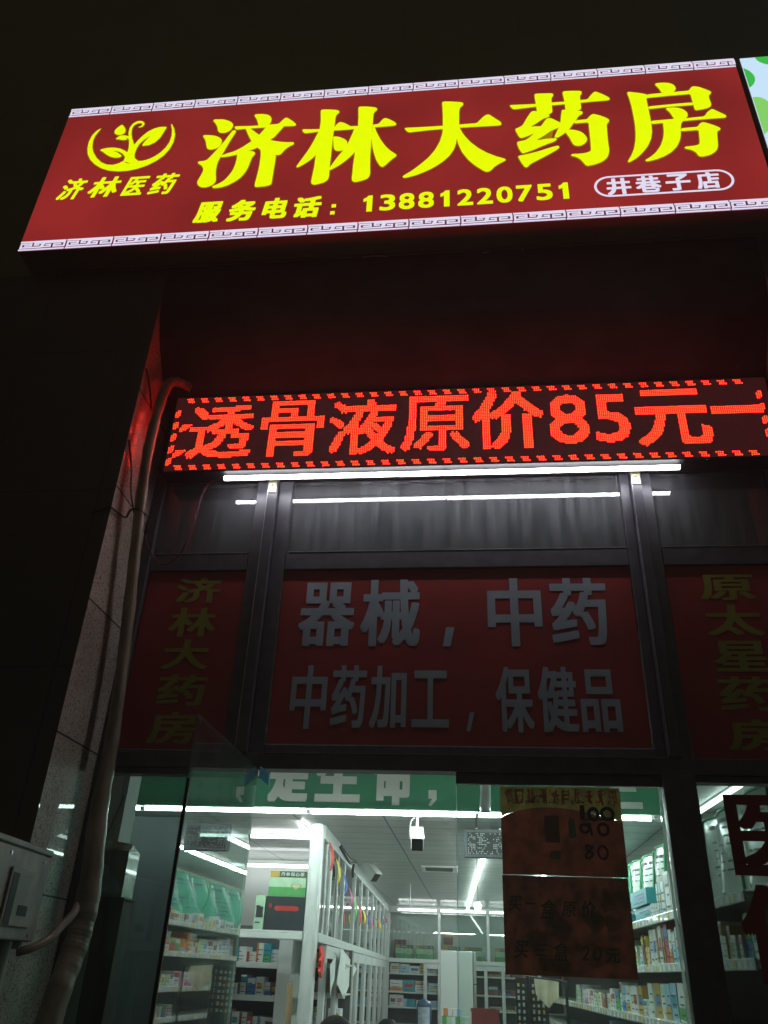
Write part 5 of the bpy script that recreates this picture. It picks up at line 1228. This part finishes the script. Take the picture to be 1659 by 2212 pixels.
# ---- person sitting just inside, only the crown of the head reaches the picture
def person(px, py, seat, ztop):
    hz = ztop-0.115
    J = {}
    P = [('pelvis', (0, 0, seat+0.09), 0.135), ('waist', (0, 0.02, seat+0.26), 0.115), ('chest', (0, 0.03, seat+0.46), 0.14), ('neck0', (0, 0.02, hz-0.20), 0.06), ('neck', (0, 0.005, hz-0.13), 0.052), ('jaw', (0, -0.012, hz-0.06), 0.068), ('head', (0, 0.0, hz+0.005), 0.088), ('crown', (0, 0.01, hz+0.05), 0.075)]
    E = [(0, 1), (1, 2), (2, 3), (3, 4), (4, 5), (5, 6), (6, 7)]
    pts = [p[1] for p in P]; rad = [p[2] for p in P]
    def chain(root, items):
        last_ = root
        for p, r in items:
            pts.append(p); rad.append(r); E.append((last_, len(pts)-1)); last_ = len(pts)-1
        return last_
    for s in (-1, 1):
        zs = seat+0.53
        h = chain(2, [((s*0.15, 0.02, zs), 0.06), ((s*0.19, 0.02, zs-0.06), 0.05), ((s*0.21, -0.02, zs-0.28), 0.04), ((s*0.14, -0.20, seat+0.19), 0.033), ((s*0.09, -0.27, seat+0.165), 0.024), ((s*0.075, -0.31, seat+0.16), 0.03)])
        for k in range(4):
            L = (0.060, 0.070, 0.066, 0.052)[k]; ox = s*(0.075+0.028*(1.5-k)/1.5)
            chain(h, [((ox, -0.345, seat+0.165), 0.009), ((ox, -0.345-L*0.55, seat+0.158), 0.008), ((ox, -0.345-L, seat+0.145), 0.007)])
        chain(h, [((s*0.04, -0.325, seat+0.165), 0.010), ((s*0.025, -0.355, seat+0.155), 0.008)])
        chain(0, [((s*0.10, -0.08, seat+0.08), 0.085), ((s*0.11, -0.42, seat+0.06), 0.06), ((s*0.11, -0.44, seat-0.18), 0.052), ((s*0.11, -0.42, 0.09), 0.038), ((s*0.11, -0.46, 0.045), 0.04), ((s*0.12, -0.58, 0.035), 0.034)])
    me = bpy.data.meshes.new('person'); me.from_pydata(pts, E, []); me.update()
    o = bpy.data.objects.new('person', me); C.objects.link(o)
    sk = o.modifiers.new('skin', 'SKIN'); o.modifiers.new('sub', 'SUBSURF').levels = 2
    o.modifiers['sub'].render_levels = 2
    for i, v in enumerate(me.skin_vertices[0].data): v.radius = (rad[i], rad[i]); v.use_root = (i == 0)
    ev = o.evaluated_get(bpy.context.evaluated_depsgraph_get()); m2 = bpy.data.meshes.new_from_object(ev)
    o.modifiers.clear(); o.data = m2
    m2.materials.clear(); m2.materials.append(M['skin'])
    for p in m2.polygons: p.use_smooth = True
    o.location = (px, py, 0); o.rotation_euler = (0, 0, 0.4)
    WL[o.name] = (0, 0, 0)
    def child(name, fn, mat):
        mb = MB(); fn(mb); c = mb.build(name, mat, o); return c
    def ell(m, cx_, cy_, cz_, rx, ry, rz, n=20, k0=0.0, k1=1.0, mi=0):
        rows = 12; vs = [(cx_+rx*math.sin(math.pi*(k0+(k1-k0)*r/rows))*math.cos(2*math.pi*k/n), cy_+ry*math.sin(math.pi*(k0+(k1-k0)*r/rows))*math.sin(2*math.pi*k/n), cz_+rz*math.cos(math.pi*(k0+(k1-k0)*r/rows))) for r in range(rows+1) for k in range(n)]
        m.add(vs, [(r*n+k, (r+1)*n+k, (r+1)*n+(k+1) % n, r*n+(k+1) % n) for r in range(rows) for k in range(n)], mi, True)
    def hair(m):
        ell(m, 0, 0.022, hz+0.025, 0.098, 0.108, 0.09, 28, 0.0, 0.60)
    child('hair', hair, M['hair'])
    def face(m):
        for s in (-1, 1): ell(m, s*0.032, -0.078, hz-0.012, 0.011, 0.007, 0.006, 10)
    child('eyes', face, M['black'])
    child('nose', lambda m: ell(m, 0, -0.094, hz-0.035, 0.013, 0.014, 0.022, 12), M['skin'])
    child('mouth', lambda m: ell(m, 0, -0.078, hz-0.068, 0.022, 0.008, 0.006, 12), PK['brown'])
    def ears(m):
        for s in (-1, 1): ell(m, s*0.090, 0.005, hz-0.02, 0.010, 0.018, 0.028, 12)
    child('ears', ears, M['skin'])
    def coat(m):
        m.lathe([(0.175, seat+0.02), (0.172, seat+0.14), (0.150, seat+0.28), (0.178, seat+0.42), (0.170, seat+0.50), (0.12, seat+0.575), (0.070, seat+0.60)], 0, 0.02, 28)
        for s in (-1, 1): m.tube([(s*0.14, 0.02, seat+0.54), (s*0.195, 0.02, seat+0.47), (s*0.212, -0.02, seat+0.25), (s*0.145, -0.19, seat+0.195)], [0.075, 0.068, 0.055, 0.046], 14)
    child('coat', coat, M['cloth_dark'])
    def trousers(m):
        for s in (-1, 1): m.tube(spline([(s*0.09, 0.0, seat+0.09), (s*0.11, -0.36, seat+0.075), (s*0.11, -0.445, seat+0.0), (s*0.11, -0.435, seat-0.2), (s*0.11, -0.42, 0.11)], 4), [0.115, 0.112, 0.108, 0.10, 0.09, 0.088, 0.086, 0.085, 0.084, 0.08, 0.075, 0.072, 0.068, 0.065, 0.062, 0.06, 0.058], 14)
    child('trousers', trousers, M['black'])
    def shoes(m):
        for s in (-1, 1): ell(m, s*0.115, -0.50, 0.045, 0.05, 0.13, 0.045, 16)
    child('shoes', shoes, M['black'])
    tag(o, 'person with short black hair seated inside, only the crown showing at the bottom edge', 'person')
    return o
person(-0.80, 1.66, 0.56, 1.392)
t = thing('stool', 'round stool the black haired person sits on', 'stool', (-0.80, 1.66, 0))
part('seat', 'white_plastic', lambda m: m.lathe([(0.0, 0.525), (0.17, 0.525), (0.18, 0.54), (0.17, 0.555), (0.0, 0.556)], -0.80, 1.66, 28), t)
for k in range(4):
    a = math.pi/4+k*math.pi/2
    part('leg', 'steel', lambda m: m.tube([(-0.80+0.12*math.cos(a), 1.66+0.12*math.sin(a), 0.525), (-0.80+0.19*math.cos(a), 1.66+0.19*math.sin(a), 0.004)], 0.012, 10), t)

# ------------------------------------------------------------------ thin scattering volume added in place of lens bloom
mb = MB(); mb.box(-70, 70, -70, 30, -1.5, 20)
hz_ = mb.build('bloom_veil', [], recentre=False); hz_['kind'] = 'stuff'
hm = bpy.data.materials.new('lens bloom veil'); hm.use_nodes = True
ht = hm.node_tree; ht.nodes.clear()
ho = ht.nodes.new('ShaderNodeOutputMaterial'); hv = ht.nodes.new('ShaderNodeVolumePrincipled')
hv.inputs['Color'].default_value = (0.9, 0.92, 0.95, 1); hv.inputs['Density'].default_value = BLOOM_VEIL; hv.inputs['Anisotropy'].default_value = 0.3
ht.links.new(hv.outputs[0], ho.inputs['Volume'])
hz_.data.materials.append(hm)
